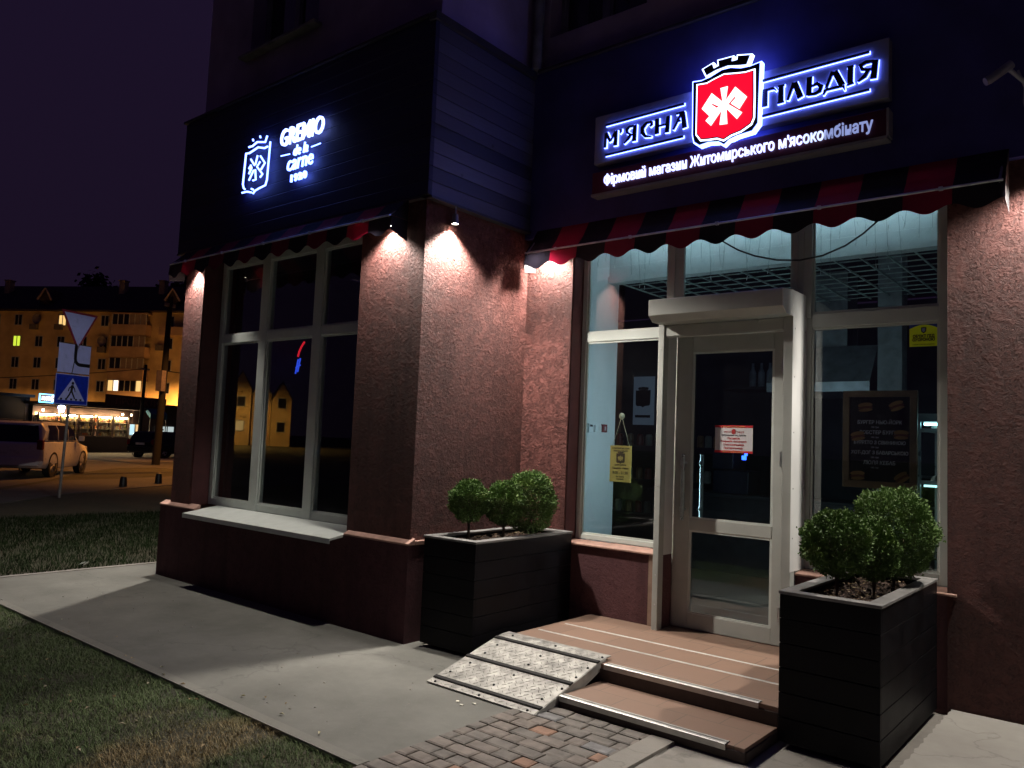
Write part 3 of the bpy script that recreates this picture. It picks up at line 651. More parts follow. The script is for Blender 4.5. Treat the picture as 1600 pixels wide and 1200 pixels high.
obj("board", MB().box(-3.79, -1.41, 5.555, 5.655, 3.765, 3.955), M("dark red board face", (.075, .008, .022), .5, var=.1), ls, bevel=.004)
fr = MB().box(-3.795, -1.405, 5.548, 5.66, 3.745, 3.764).box(-1.409, -1.395, 5.548, 5.66, 3.764, 3.955); obj("frame", fr, m_gry, ls)
def fit(body, x0, x1, z, y, h, depth, offset=0, shear=0, space=1):
    q = MB().text(body, 0, 0, 0, 1, 'LEFT', .01, 1, shear, 0, space=space)
    xa, xb = min(v[0] for v in q.v), max(v[0] for v in q.v); zz = max(v[2] for v in q.v)
    size = h/zz; k = (x1-x0)/((xb-xa)*size)
    return MB().text(body, x0-xa*size*k, z, y, size, 'LEFT', depth, k, shear, offset, space=space)
t1 = fit("Фірмовий магазин Житомирського м'ясокомбінату", -3.66, -1.495, 3.824, 5.546, .092, .012, .0016)
# the tail of the word is only dimly lit
t1.m = [(1 if (sum(t1.v[i][0] for i in f)/len(f)) > -1.81 else 2 if (sum(t1.v[i][0] for i in f)/len(f)) > -1.96 else 0) for f in t1.f]
obj("letter", t1, [m_ledw, EM("dim led letters", (.30, .36, .72), .75), EM("half lit letters", (.5, .6, 1.0), 1.6)], ls)

ns = thing("neon_sign", "white neon shield and lettering on the black bay fascia", "sign", (-6.5, 4.33, 4.2))
ne = MB()
for s_ in NEON: ne.tube([(x, 4.285, z) for x, z in s_], .0092, 8)
obj("shield_tube", ne, m_neon, ns, smooth=True)
gt = fit("GREMIO", -6.60, -5.925, 4.378, 4.285, .165, .02, .001, .08); obj("letter", gt, EM("bright led letters", (.25, .34, 1), 5), ns)
l2 = fit("de la", -6.375, -6.15, 4.243, 4.285, .10, .015, .0, .2); l3 = fit("carne", -6.465, -6.06, 4.108, 4.285, .10, .015, .0, .15); l4 = fit("1920", -6.39, -6.15, 3.994, 4.285, .062, .015, .0045, 0, 1.3)
obj("letter", l2, m_neon, ns); obj("letter", l3, m_neon, ns); obj("letter", l4, m_neon, ns)
obj("dash", MB().tube([(-6.584, 4.285, 4.285), (-6.438, 4.285, 4.275)], .006, 6).tube([(-6.097, 4.285, 4.273), (-5.958, 4.285, 4.278)], .006, 6), m_neon, ns)

# ------------------------------------------------------------------ steps and ramp
def tiles(name):
    mt, t, b, co = new_mat(name)
    br = nd(t, 'ShaderNodeTexBrick', Scale=1.0); br.inputs['Mortar Size'].default_value = .004; br.inputs['Brick Width'].default_value = .40
    br.inputs['Row Height'].default_value = .30; br.inputs['Color1'].default_value = (.29, .175, .125, 1); br.inputs['Color2'].default_value = (.24, .145, .105, 1); br.inputs['Mortar'].default_value = (.16, .11, .08, 1)
    t.links.new(co, br.inputs['Vector'])
    n = noise(t, co, 7, 6, .65)
    c = mixc(t, math_(t, 'MULTIPLY', n, .55), br.outputs['Color'], (.17, .125, .09))
    t.links.new(c, b.inputs['Base Color']); b.inputs['Roughness'].default_value = .6
    bump(t, b, noise(t, co, 130, 4), .25, .003); return mt
m_tile = tiles("terracotta tiles"); m_riser = M("dark riser tile", (.055, .038, .034), .6, var=.2)
sp_ = thing("entrance_steps", "tiled entrance steps with metal nosings before the shop door", "steps", (-2.75, 5.2, 0))
obj("landing", MB().box(-3.77, -1.68, 4.50, 5.90, .03, .175), [m_tile], sp_, bevel=.003)
obj("riser", MB().box(-3.76, -1.69, 4.488, 4.499, .0, .145), m_riser, sp_)
obj("step", MB().box(-2.865, -1.69, 4.04, 4.487, .0, .070), [m_tile], sp_, bevel=.003)
obj("riser", MB().box(-2.868, -1.685, 4.030, 4.039, .0, .050).box(-1.689, -1.68, 4.04, 4.487, 0, .05).box(-2.872, -2.866, 4.04, 4.487, 0, .05), m_riser, sp_)
for (x0, x1, yy, z, wd) in ((-3.70, -1.70, 5.255, .175, .018), (-3.72, -1.70, 4.935, .175, .02)):
    obj("anti_slip_strip", MB().prism([(yy-wd/2, z), (yy-wd/2+.003, z+.004), (yy+wd/2-.003, z+.004), (yy+wd/2, z)], x0, x1, 'x'), m_alum, sp_)
for (x0, x1, yy, z) in ((-2.84, -1.80, 4.492, .175), (-2.86, -1.79, 4.033, .070)):
    nz = MB().prism([(yy-.010, z-.028), (yy-.010, z+.003), (yy-.004, z+.006), (yy+.018, z+.006), (yy+.020, z+.003), (yy+.020, z+.001), (yy-.006, z+.001), (yy-.006, z-.028)], x0, x1, 'x')
    nz.prism([(yy+.030, z+.001), (yy+.032, z+.005), (yy+.046, z+.005), (yy+.048, z+.001)], x0, x1, 'x')
    obj("nosing", nz, m_alum, sp_)
    obj("nosing_insert", MB().box(x0, x1, yy+.0205, yy+.0295, z+.001, z+.004), m_rubber, sp_)
rt = thing("ramp", "tread plate metal ramp with black rubber strips beside the steps", "ramp", (-3.3, 4.2, 0))
x0, x1 = -3.765, -2.875
prof = [(3.79, .012), (3.87, .030), (4.47, .185), (4.56, .200), (4.63, .201)]
pt = MB()
for (a, b) in zip(prof, prof[1:]): pt.prism([(a[0], a[1]-.006), (a[0], a[1]), (b[0], b[1]), (b[0], b[1]-.006)], x0, x1, 'x')
def zr(y):
    for a, b in zip(prof, prof[1:]):
        if a[0] <= y <= b[0]: return a[1]+(b[1]-a[1])*(y-a[0])/(b[0]-a[0])
    return prof[0][1] if y < prof[0][0] else prof[-1][1]
yy = 3.815; i = 0
while yy < 4.60:
    xx = x0+.02+(.023 if i % 2 else 0); j = 0
    while xx < x1-.03:
        s_ = 1 if (i+j) % 2 else -1; L = .019; wd = .0052
        dx, dy = L*.75, L*.66*s_
        nx, ny = -dy/ L*wd, dx/L*wd
        c = (xx, yy); k = len(pt.v)
        zz = zr(yy)
        P = [(c[0]-dx, c[1]-dy), (c[0]+nx, c[1]+ny), (c[0]+dx, c[1]+dy), (c[0]-nx, c[1]-ny)]
        pt.v += [(p[0], p[1], zr(p[1])+.0003) for p in P]+[(c[0]-dx*.5, c[1]-dy*.5, zr(c[1]-dy*.5)+.0034), (c[0]+dx*.5, c[1]+dy*.5, zr(c[1]+dy*.5)+.0034)]
        pt.f += [(k, k+3, k+4), (k, k+4, k+1), (k+2, k+5, k+3), (k+2, k+1, k+5), (k+3, k+5, k+4), (k+1, k+4, k+5)]; pt.m += [0]*6
        xx += .046; j += 1
    yy += .033; i += 1
obj("plate", pt, M("worn aluminium tread plate", (.36, .35, .325), .6, .35, var=.35, scale=12, bmp=.15, bscale=60), rt)
m_fl = M("grey ramp flange", (.36, .36, .34), .55, .5)
for xx in (x1, x0-.004): obj("flange", MB().prism([(3.82, .0), (3.80, .010), (3.87, .026), (4.47, .181), (4.56, .196), (4.56, .15), (4.30, .06), (4.0, .0)], xx, xx+.004, 'x'), m_fl, rt)
for yy in (3.86, 4.17, 4.47):
    dz = .027; z = zr(yy)
    obj("rubber_strip", MB().prism([(yy-.017, zr(yy-.017)+.001), (yy-.013, zr(yy-.013)+.010), (yy+.013, zr(yy+.013)+.010), (yy+.017, zr(yy+.017)+.001)], x0+.005, x1+.004, 'x'), m_rubber, rt)
bo = MB()
for yy in (3.81, 3.95, 4.10, 4.25, 4.38, 4.55):
    for k in range(3): bo.lathe([(.0001, .009), (.006, .008), (.009, .002), (.009, -.002)], (x0+.06+k*.385+(.04 if yy > 4 else 0), yy, zr(yy)), 'z', 8)
obj("bolt", bo, m_blackmetal, rt)

# ------------------------------------------------------------------ planters and shrubs
def planter(label, x, y, rz, wd, ln, h):
    t = thing("planter", label, "planter", (x, y, 0), rz, "black timber planters by the steps")
    nb = 6; bh = (h-.03)/nb; b = MB()
    for i in range(nb):
        z0 = .03+i*bh; z1 = z0+bh-.0035
        b.box(0, wd, 0, .022, z0, z1); b.box(0, wd, ln-.022, ln, z0, z1); b.box(0, .022, .0225, ln-.0225, z0, z1); b.box(wd-.022, wd, .0225, ln-.0225, z0, z1)
    obj("board", b, m_black, t, local=True, bevel=.003)
    obj("liner", MB().box(.024, wd-.024, .024, ln-.024, .02, h-.09), m_blackmetal, t, local=True)
    r = MB(); e = .075
    r.box(-.006, wd+.006, -.006, e, h-.0025, h+.015); r.box(-.006, wd+.006, ln-e, ln+.006, h-.0025, h+.015)
    r.box(-.006, e, e+.0005, ln-e-.0005, h-.0025, h+.0145); r.box(wd-e, wd+.006, e+.0005, ln-e-.0005, h-.0025, h+.0145)
    obj("rim", r, m_rim, t, local=True, bevel=.003)
    s = MB(); nx, ny = 26, 60
    zf = lambda i, j: h-.045+.022*math.sin(i*.9+j*.35)*math.sin(j*.5)+random.uniform(-.008, .008)
    G = [[(.03+(wd-.06)*i/nx, .03+(ln-.06)*j/ny, zf(i, j)) for j in range(ny+1)] for i in range(nx+1)]
    k = len(s.v)
    for rr in G: s.v += rr
    for i in range(nx):
        for j in range(ny): a = i*(ny+1)+j; s.f.append((a, a+1, a+ny+2, a+ny+1)); s.m.append(0)
    obj("soil", s, m_soil, t, local=True)
    lf = MB()
    for _ in range(260):
        px, py = random.uniform(.09, wd-.09), random.uniform(.09, ln-.09); a = random.uniform(0, 6.28); L = random.uniform(.006, .02)
        c, s2 = math.cos(a)*L, math.sin(a)*L; z = h-.028+random.uniform(0, .012)
        lf.face([(px-c, py-s2, z), (px+s2*.5, py-c*.5, z+.004), (px+c, py+s2, z+.002), (px-s2*.5, py+c*.5, z+.005)], random.choice((0, 0, 1, 2)))
    o = obj("leaf_litter", lf, [M("brown dead leaf", (.17, .10, .05), .7), M("tan dead leaf", (.33, .26, .15), .7), M("dark dead leaf", (.06, .04, .025), .7)], t, local=True); o['kind'] = 'stuff'
    return t
planter("black timber planter against the inner corner wall behind the ramp", -4.47, 4.40, math.radians(1.5), .53, 1.28, .835)
planter("black timber planter to the right of the entrance steps", -1.655, 4.40, 0, .525, 1.30, .825)
def leaf_mat():
    mt, t, b, co = new_mat("boxwood leaves")
    n = noise(t, co, 55, 2); n2 = noise(t, co, 7, 3)
    c = mixc(t, n, (.030, .070, .020), (.135, .235, .050)); c = mixc(t, math_(t, 'MULTIPLY', math_(t, 'SUBTRACT', n2, .52), 3, True), c, (.14, .20, .035))
    t.links.new(c, b.inputs['Base Color']); b.inputs['Roughness'].default_value = .55; b.inputs['Specular IOR Level'].default_value = .3
    return mt
m_leaf = leaf_mat(); m_bark = M("grey brown stem", (.07, .05, .035), .9, var=.3, scale=40, bmp=.6)
def shrub(label, x, y, z, zb, R, n, sq=1.0):
    t = thing("boxwood_shrub", label, "shrub", (x, y, zb), 0, "round clipped boxwoods in the planters")
    hc = z-zb
    d = rng.normal(size=(n, 3)); d /= np.linalg.norm(d, axis=1)[:, None]
    lump = 1+.05*np.sin(d[:, 0]*5+x*9)*np.sin(d[:, 1]*6+1)+.05*np.sin(d[:, 2]*9+y*5)+.035*np.sin(d[:, 0]*14+d[:, 2]*11)
    rad = R*lump*(1-np.abs(rng.normal(0, .14, n)))*(1+rng.exponential(.022, n))
    c = d*rad[:, None]*np.array([1, 1, sq])+np.array([0, 0, hc])
    low = (c[:, 2] < hc-R*.55) & (rng.uniform(size=n) < .35); c = c[~low]; d = d[~low]; n = len(c)
    L = rng.uniform(.006, .0125, n)[:, None]; W = L*.55
    ax = d+rng.normal(0, .75, (n, 3))+np.array([0, 0, .5]); ax /= np.linalg.norm(ax, axis=1)[:, None]
    sd = np.cross(ax, rng.normal(size=(n, 3))); sd /= np.linalg.norm(sd, axis=1)[:, None]
    nr = np.cross(ax, sd)
    V = np.stack([c-ax*L*.9, c+sd*W+nr*L*.15, c+ax*L, c-sd*W+nr*L*.15], 1).reshape(-1, 3)
    me = bpy.data.meshes.new("crown"); me.from_pydata(V.tolist(), [], (np.arange(n*4).reshape(-1, 4)).tolist()); me.materials.append(m_leaf)
    o = bpy.data.objects.new("crown", me); COL.objects.link(o); o.parent = t
    s = MB().tube([(0, 0, -.03), (.006, .003, hc*.3), (-.004, 0, hc*.75), (0, 0, hc)], [.013, .011, .010, .006], 8)
    for k in range(14):
        a = k*2.4; e = Vector((math.cos(a)*R*.75, math.sin(a)*R*.75, hc+R*(.1+.5*math.sin(k*1.7)))); s.tube([(0, 0, hc*.55), tuple(e*.5+Vector((0, 0, hc*.32))), tuple(e)], [.006, .004, .0015], 5)
    obj("trunk", s, m_bark, t, local=True)
    return t
shrub("ball boxwood on a bare stem nearest the path in the corner planter", -4.305, 4.72, 1.118, .80, .165, 11000)
shrub("small middle boxwood of the corner planter", -4.175, 5.0, 1.095, .80, .160, 11000, 1.12)
shrub("tall egg shaped boxwood by the window in the corner planter", -4.12, 5.28, 1.10, .80, .205, 17000, 1.28)
shrub("wide ball boxwood on a bare stem at the front of the right planter", -1.455, 4.72, 1.098, .79, .192, 16000, .95)
shrub("small boxwood squeezed between two larger ones right of the steps", -1.335, 5.02, 1.05, .79, .152, 11000, 1.2)
shrub("largest boxwood in front of the menu board", -1.30, 5.32, 1.135, .79, .248, 22000, 1.12)

# ------------------------------------------------------------------ small things on the shopfront
hs = thing("hanging_sign", "yellow opening hours sign hanging on a string behind the left pane", "sign", (-3.66, 5.945, 1.29))
obj("panel", MB().box(-3.765, -3.55, 5.942, 5.948, 1.292, 1.608), M("ochre card", (.50, .36, .10), .6, var=.06), hs)
obj("string", MB().tube([(-3.745, 5.942, 1.60), (-3.655, 5.938, 1.865)], .0018, 6).tube([(-3.57, 5.942, 1.60), (-3.655, 5.938, 1.865)], .0018, 6), M("pale cord", (.5, .45, .3), .8), hs)
obj("suction_cup", MB().lathe([(.0001, -.012), (.01, -.012), (.012, -.006), (.03, .0)], (-3.655, 5.94, 1.865), 'y', 14), M("clear rubber", (.35, .34, .25), .4), hs, smooth=True)
ht = MB()
for body, z, sz in (("ФІРМОВИЙ МАГАЗИН", 1.578, .017), ("М'ЯСНА ГІЛЬДІЯ", 1.555, .018), ("графік роботи", 1.435, .018), ("Понеділок - Неділя", 1.405, .019), ("8:00 - 21:30", 1.360, .034), ("без перерви", 1.333, .014), ("та вихідних", 1.313, .014)):
    ht.text(body, -3.6575, z, 5.9405, sz, 'CENTER', .001, .95, 0, .0005)
cx, cz, kk = -3.6575, 1.497, .155
mini = lambda poly: [(cx+(p[0]+2.555)*kk, cz+(p[1]-4.23)*kk) for p in poly]
ht.prism(mini(SH_OUT), 5.9400, 5.9415, 'y').prism(mini(CROWN), 5.9400, 5.9415, 'y')
obj("lettering", ht, M("brown print", (.07, .04, .02), .6), hs)
emm = MB()
for i, p in enumerate(EMB): emm.prism(mini(p), 5.9388-i*.0001, 5.9398, 'y')
obj("emblem_mark", emm, M("ochre print", (.45, .32, .10), .6), hs)

nt_ = thing("door_notice", "white notice with red bands stuck on the door glass", "notice", (-2.595, 5.88, 1.59))
obj("sheet", MB().box(-2.75, -2.44, 5.8775, 5.8805, 1.585, 1.80), M("white paper", (.62, .60, .62), .5, var=.03), nt_)
obj("band", MB().box(-2.752, -2.438, 5.8762, 5.8772, 1.782, 1.80).box(-2.752, -2.438, 5.8762, 5.8772, 1.585, 1.603), M("red print band", (.55, .02, .03), .5), nt_)
a_ = MB()
for body, z, sz in (("Продавців", 1.692, .021), ("Комірників, вантажників", 1.668, .019), ("Обвалювальників", 1.642, .021), ("Прибиральницю", 1.616, .021)): a_.text(body, -2.595, z, 5.8768, sz, 'CENTER', .0008, .95, 0, .0005)
a_.text("М'ЯСНА", -2.645, 1.742, 5.8768, .018, 'CENTER', .0008, .9).text("ГІЛЬДІЯ", -2.545, 1.742, 5.8768, .018, 'CENTER', .0008, .9)
cx, cz, kk = -2.595, 1.748, .06
a_.prism(mini(SH_OUT), 5.8760, 5.8772, 'y').prism(mini(CROWN), 5.8760, 5.8772, 'y')
obj("red_lettering", a_, M("red print", (.45, .03, .03), .6), nt_)
obj("lettering", MB().text("Запрошуємо на роботу:", -2.595, 1.717, 5.8768, .019, 'CENTER', .0008, .95, 0, .0004), M("dark print", (.05, .05, .06), .6), nt_)
obj("band_lettering", MB().text("Запрошуємо до нашої команди", -2.60, 1.786, 5.8755, .013, 'CENTER', .0008, 1).text("Адреса: м. Житомир, тел. 0412", -2.60, 1.5895, 5.8755, .012, 'CENTER', .0008, 1), M("yellow print", (.7, .5, .15), .6), nt_)

sk = thing("security_sticker", "yellow and blue security sticker in the top corner of the right window", "sticker", (-1.22, 5.91, 2.37))
obj("backing", MB().box(-1.345, -1.165, 5.913, 5.9155, 2.365, 2.525), M("blue print", (.03, .06, .30), .5), sk)
arc = [(-1.344, 2.366), (-1.166, 2.366)]+[(-1.166-.178*i/12, 2.490+.026*math.sin(math.pi*i/12)) for i in range(13)]
obj("yellow_field", MB().prism(arc, 5.9115, 5.9128, 'y'), M("acid yellow print", (.80, .95, .03), .5, var=.04), sk)
sh = lambda cx, cz, w_, h_: [(cx-w_, cz+h_), (cx, cz+h_*1.1), (cx+w_, cz+h_), (cx+w_*.9, cz-h_*.3), (cx, cz-h_), (cx-w_*.9, cz-h_*.3)]
tt = MB().prism(sh(-1.255, 2.476, .017, .021), 5.910, 5.9112, 'y')
tt.text("ОБ'ЄКТ ПІД", -1.255, 2.428, 5.9106, .027, 'CENTER', .0008, .85, 0, .0012).text("ОХОРОНОЮ", -1.255, 2.404, 5.9106, .027, 'CENTER', .0008, .85, 0, .0012).text("охорона та безпека цілодобово", -1.255, 2.377, 5.9106, .012, 'CENTER', .0008, .75)
obj("lettering", tt, M("dark green print", (.03, .05, .02), .6), sk)
obj("badge", MB().prism(sh(-1.255, 2.477, .011, .014), 5.9085, 5.9096, 'y'), M("silver blue print", (.25, .30, .42), .5), sk)

mbd = thing("menu_board", "wooden framed black menu board behind the right window", "menu board", (-1.57, 6.05, 1.37))
fm_ = MB().box(-1.82, -1.32, 6.03, 6.06, 1.375, 1.425).box(-1.82, -1.32, 6.03, 6.06, 2.03, 2.075).box(-1.82, -1.772, 6.03, 6.06, 1.425, 2.03).box(-1.368, -1.32, 6.03, 6.06, 1.425, 2.03)
obj("frame", fm_, M("brown timber frame", (.20, .12, .07), .5, var=.2, bmp=.2), mbd, bevel=.003)
obj("slate", MB().box(-1.772, -1.368, 6.042, 6.055, 1.425, 2.03), M("black slate", (.012, .010, .012), .6), mbd)
mt_ = MB()
for body, z, sz in (("БУРГЕР НЬЮ-ЙОРК", 1.835, .036), ("ЛОБСТЕР БУРГЕР", 1.762, .036), ("БУРРІТО З СВИНИНОЮ", 1.690, .034), ("ХОТ-ДОГ З БАВАРСЬКОЮ", 1.618, .034), ("ЛЮЛЯ КЕБАБ", 1.545, .037)):
    mt_.text(body, -1.57, z, 6.0405, sz, 'CENTER', .001, .88, .08, .0006)
    mt_.text("100 грн", -1.60, z-.028, 6.0405, .016, 'CENTER', .001, 1, 0, .0002)
obj("lettering", mt_, M("chalk lettering", (.50, .50, .58), .8), mbd)
fd = MB()
for (fx, fz, a, kd) in ((-1.665, 1.955, .1, 0), (-1.455, 1.965, .35, 1), (-1.715, 1.745, .2, 1), (-1.425, 1.76, 0, 0), (-1.715, 1.46, .05, 0), (-1.42, 1.46, .6, 1)):
    el = lambda w_, h_, dz: [(fx+w_*math.cos(t)*math.cos(a)-h_*math.sin(t)*math.sin(a)-dz*math.sin(a), fz+w_*math.cos(t)*math.sin(a)+h_*math.sin(t)*math.cos(a)+dz*math.cos(a)) for t in [2*math.pi*k/18 for k in range(18)]]
    fd.prism(el(.05, .018, .016), 6.039, 6.0415, 'y', 0).prism(el(.052, .012, -.004), 6.0380, 6.0387, 'y', 1).prism(el(.048, .012, -.02), 6.037, 6.0378, 'y', 0)
obj("food_picture", fd, [M("printed bun", (.30, .16, .06), .7), M("printed filling", (.16, .05, .03), .7)], mbd)

eh = thing("extractor_hood", "steel extractor hood over the kitchen corner seen through the right window", "hood", (-2.6, 8.6, 2.2))
obj("canopy", MB().prism([(8.3, 2.25), (8.3, 2.35), (8.6, 2.75), (9.3, 2.75), (9.3, 2.25)], -3.3, -2.25, 'x'), M("dull steel hood", (.35, .38, .42), .35, .5), eh)
obj("duct", MB().box(-2.95, -2.6, 8.75, 9.1, 2.755, 3.6), M("dull duct", (.30, .33, .36), .4, .5), eh)
mw = thing("microwave", "dark microwave oven on the counter behind the menu board", "microwave", (-1.75, 9.1, 1.095))
obj("case", MB().box(-2.05, -1.5, 8.98, 9.4, 1.095, 1.42), M("grey microwave case", (.22, .23, .25), .4), mw, bevel=.01)
obj("door", MB().box(-2.02, -1.66, 8.965, 8.979, 1.115, 1.40), m_blackmetal, mw)
gs = thing("goods_shelf", "tall dark shelf with jars and packets behind the counter", "shelf", (-5.6, 10.5, .17))
obj("frame", MB().box(-6.9, -6.86, 10.3, 10.75, .17, 1.9).box(-4.74, -4.7, 10.3, 10.75, .17, 1.9).box(-6.86, -4.74, 10.3, 10.75, .6, .63).box(-6.86, -4.74, 10.3, 10.75, 1.1, 1.13).box(-6.86, -4.74, 10.3, 10.75, 1.6, 1.63), m_room, gs)
jr = MB(); u = -6.8
while u < -4.8:
    for zz in (.63, 1.13, 1.63): jr.lathe([(.0001, 0), (.05, 0), (.05, .14), (.035, .17), (.0001, .17)], (u, 10.45, zz), 'z', 10, random.randrange(3))
    u += random.uniform(.12, .2)
o = obj("jar", jr, [M("amber jar", (.30, .18, .08), .3), M("pale jar", (.4, .42, .40), .3), M("red jar", (.28, .06, .05), .3)], gs); o['kind'] = 'stuff'
fg = thing("display_fridge", "lit glass display fridge with metal shelves behind the right window", "fridge", (-.9, 6.6, .17))
obj("frame", MB().box(-1.40, -1.375, 6.38, 6.41, .17, 1.90).box(-1.40, -.4, 6.38, 7.0, 1.87, 1.93).box(-.44, -.4, 6.38, 6.41, .17, 1.9).box(-1.4, -.4, 6.98, 7.0, .17, 1.9), M("steel fridge frame", (.5, .6, .62), .3, .7), fg)
for z in (1.07, 1.42, 1.80):
    s = MB().box(-1.37, -.45, 6.40, 6.97, z, z+.012).box(-1.375, -.445, 6.385, 6.40, z-.006, z+.022)
    sf = obj("shelf", s, M("pale shelf", (.6, .75, .76), .35, .3), fg)
    fdm = MB()
    for k in range(6): fdm.lathe([(.0001, .05), (.03, .045), (.05, .02), (.052, .0)], (-1.28+.13*k, 6.5+.05*(k % 3), z+.013), 'z', 10)
    obj("pastry", fdm, M("wrapped goods", (.30, .30, .27), .5, var=.4), fg)
obj("tube_light", MB().box(-1.36, -.46, 6.42, 6.44, 1.845, 1.865), EM("cold tube", (.45, .95, 1.0), 7), fg)
obj("tube_light", MB().box(-1.36, -.46, 6.42, 6.44, 1.395, 1.41), EM("cold tube dim", (.45, .95, 1.0), 2.2), fg)
# unseen tubes added to brighten the shop interior
ct = thing("interior_fill_light", "unseen cold fill tube added to light the shop interior", "fill light", (.4, 6.9, 3.5))
obj("batten", MB().box(.1, 1.3, 6.85, 6.95, 3.5, 3.6), m_white_in, ct)
obj("tube", MB().tube([(.15, 6.9, 3.48), (1.25, 6.9, 3.48)], .015, 10), EM("interior fill tube", (.50, .92, 1.0), 20), ct)
ct2 = thing("entrance_fill_light", "unseen cold fill tubes added inside the entrance window", "wall light", (-3.0, 6.12, 3.5))  # hidden tubes added to light the bulkhead and the white return wall
obj("tube", MB().tube([(-3.9, 6.10, 3.53), (-1.2, 6.10, 3.53)], .012, 10), EM("entrance fill tube", (.64, .88, 1.0), 13), ct2)
obj("tube", MB().tube([(-3.13, 6.0, .95), (-3.13, 6.0, 2.5)], .012, 10), EM("return wall fill tube", (.62, .88, 1.0), 36), ct2)
obj("batten", MB().box(-3.95, -1.15, 6.08, 6.12, 3.55, 3.6), m_white_in, ct2)

for nm, lab, cat, y0, y1, z0, z1, mat, extra in (
    ("keypad", "white alarm keypad on the inner wall nearest the window", "keypad", 5.985, 6.05, 1.715, 1.80, m_white_in, 1), ("thermostat", "plain white switch box between keypad and fire alarm", "switch box", 6.09, 6.19, 1.725, 1.79, m_white_in, 0),
    ("fire_alarm", "small red fire alarm box on the inner wall", "fire alarm", 6.215, 6.29, 1.725, 1.80, M("red plastic", (.20, .03, .04), .5), 2)):
    t = thing(nm, lab, cat, (-4.05, (y0+y1)/2, z0))
    obj("case", MB().box(-4.05, -4.025, y0, y1, z0, z1), mat, t, bevel=.003)
    if extra == 1: obj("screen", MB().box(-4.025, -4.022, y0+.012, y1-.012, z1-.03, z1-.012), m_blackmetal, t)
    elif extra == 2: obj("button", MB().box(-4.025, -4.022, (y0+y1)/2-.012, (y0+y1)/2+.012, z0+.018, z0+.055), M("pale button", (.5, .4, .4), .5), t)
    else: obj("switch", MB().box(-4.025, -4.022, y0+.05, y1-.012, z0+.012, z1-.012), m_panel, t)
# poster light box deep inside, counter with bottles, register glow
ps = thing("wall_poster", "pale poster with a dark shield emblem on the back wall", "poster", (-6.2, 10.75, 1.6))
ps.location = (-6.23, 10.76, 1.95)
obj("sheet", MB().box(-6.41, -6.05, 10.74, 10.77, 1.95, 2.70), EM("faint backlit sheet", (.22, .30, .45), .10, (.5, .55, .6)), ps)
cx, cz, kk = -6.23, 2.36, .46
obj("emblem", MB().prism(mini(SH_OUT), 10.72, 10.735, 'y').prism(mini(CROWN), 10.72, 10.735, 'y').box(-6.36, -6.1, 10.72, 10.735, 2.06, 2.10), M("dark poster print", (.02, .02, .03), .6), ps)
co_ = thing("shop_counter", "dark shop counter inside behind the door", "counter", (-2.4, 9.2, .17))
obj("body", MB().box(-5.0, -1.2, 8.9, 9.5, .17, 1.05), M("dark counter front", (.05, .05, .06), .4), co_); obj("worktop", MB().box(-5.05, -1.15, 8.85, 9.55, 1.055, 1.09), m_room, co_)
for k in range(3):
    t = tag(obj("bottle", MB().lathe([(.0001, 0), (.045, 0), (.045, .2), (.02, .26), (.016, .33), (.0001, .33)], (-4.33+.12*k, 10.4, 2.48), 'z', 12), M("pale bottle glass", (.35, .40, .5), .2)), "pale bottle standing on the high shelf seen through the door", "bottle", "bottles on the high back shelf")
single("wall_shelf", MB().box(-4.7, -3.6, 10.2, 10.79, 2.44, 2.475), m_room, "dark shelf high on the back wall under the bottles", "shelf")
rg = thing("cash_register", "cash register with a small blue glowing display on the counter", "cash register", (-4.0, 9.0, 1.095))
obj("body", MB().box(-4.22, -3.95, 8.95, 9.2, 1.38, 1.60).box(-4.2, -3.75, 8.93, 9.3, 1.095, 1.37), M("dark blue plastic", (.02, .025, .05), .4), rg, bevel=.01)
obj("display", MB().box(-3.83, -3.78, 8.915, 8.929, 1.50, 1.55).box(-3.80, -3.765, 8.915, 8.929, 1.55, 1.60), EM("blue display", (.03, .12, 1), 5), rg)
obj("pole", MB().box(-3.81, -3.79, 8.93, 8.945, 1.37, 1.60), m_blackmetal, rg)
nl = thing("neon_reflection", "small red and blue neon tubes standing in for a reflection in the bay window", "neon light", (-7.8, 5.5, 2.3))  # neon mirrored in the pane, imitated by glowing tubes inside the room
obj("red_tube", MB().tube([(-7.84, 5.5, 2.50), (-7.82, 5.5, 2.56), (-7.78, 5.5, 2.62), (-7.73, 5.5, 2.67)], .011, 8), EM("red neon", (1, .02, .04), .8), nl)
obj("blue_tube", MB().tube([(-7.87, 5.5, 2.30), (-7.83, 5.5, 2.47)], .009, 8).tube([(-7.83, 5.5, 2.32), (-7.79, 5.5, 2.48)], .009, 8).tube([(-7.87, 5.5, 2.37), (-7.78, 5.5, 2.40)], .007, 8), EM("blue neon", (.04, .10, 1), .9), nl)
ic = MB(); ib = MB()
for k in range(38):
    x = -3.95+k*.076; L = random.uniform(.12, .5); xo = random.uniform(-.02, .02)
    ic.tube([(x, 5.975, 3.45), (x+xo, 5.975, 3.45-L*.5), (x+xo*2, 5.975, 3.45-L)], .0014, 4)
    for q in range(int(L/.16)+1):
        zz = 3.45-L+q*.15; ib.tube([(x+xo*2, 5.972, zz), (x+xo*2+random.uniform(-.012, .012), 5.972, zz-.035)], .003, 5)
it = thing("icicle_lights", "unlit icicle light string hanging inside along the window tops", "string lights", (-2.5, 5.975, 3.45))
obj("wire", ic, M("pale green wire", (.25, .32, .28), .6), it); obj("bulb", ib, M("clear bulbs", (.75, .8, .78), .3), it)
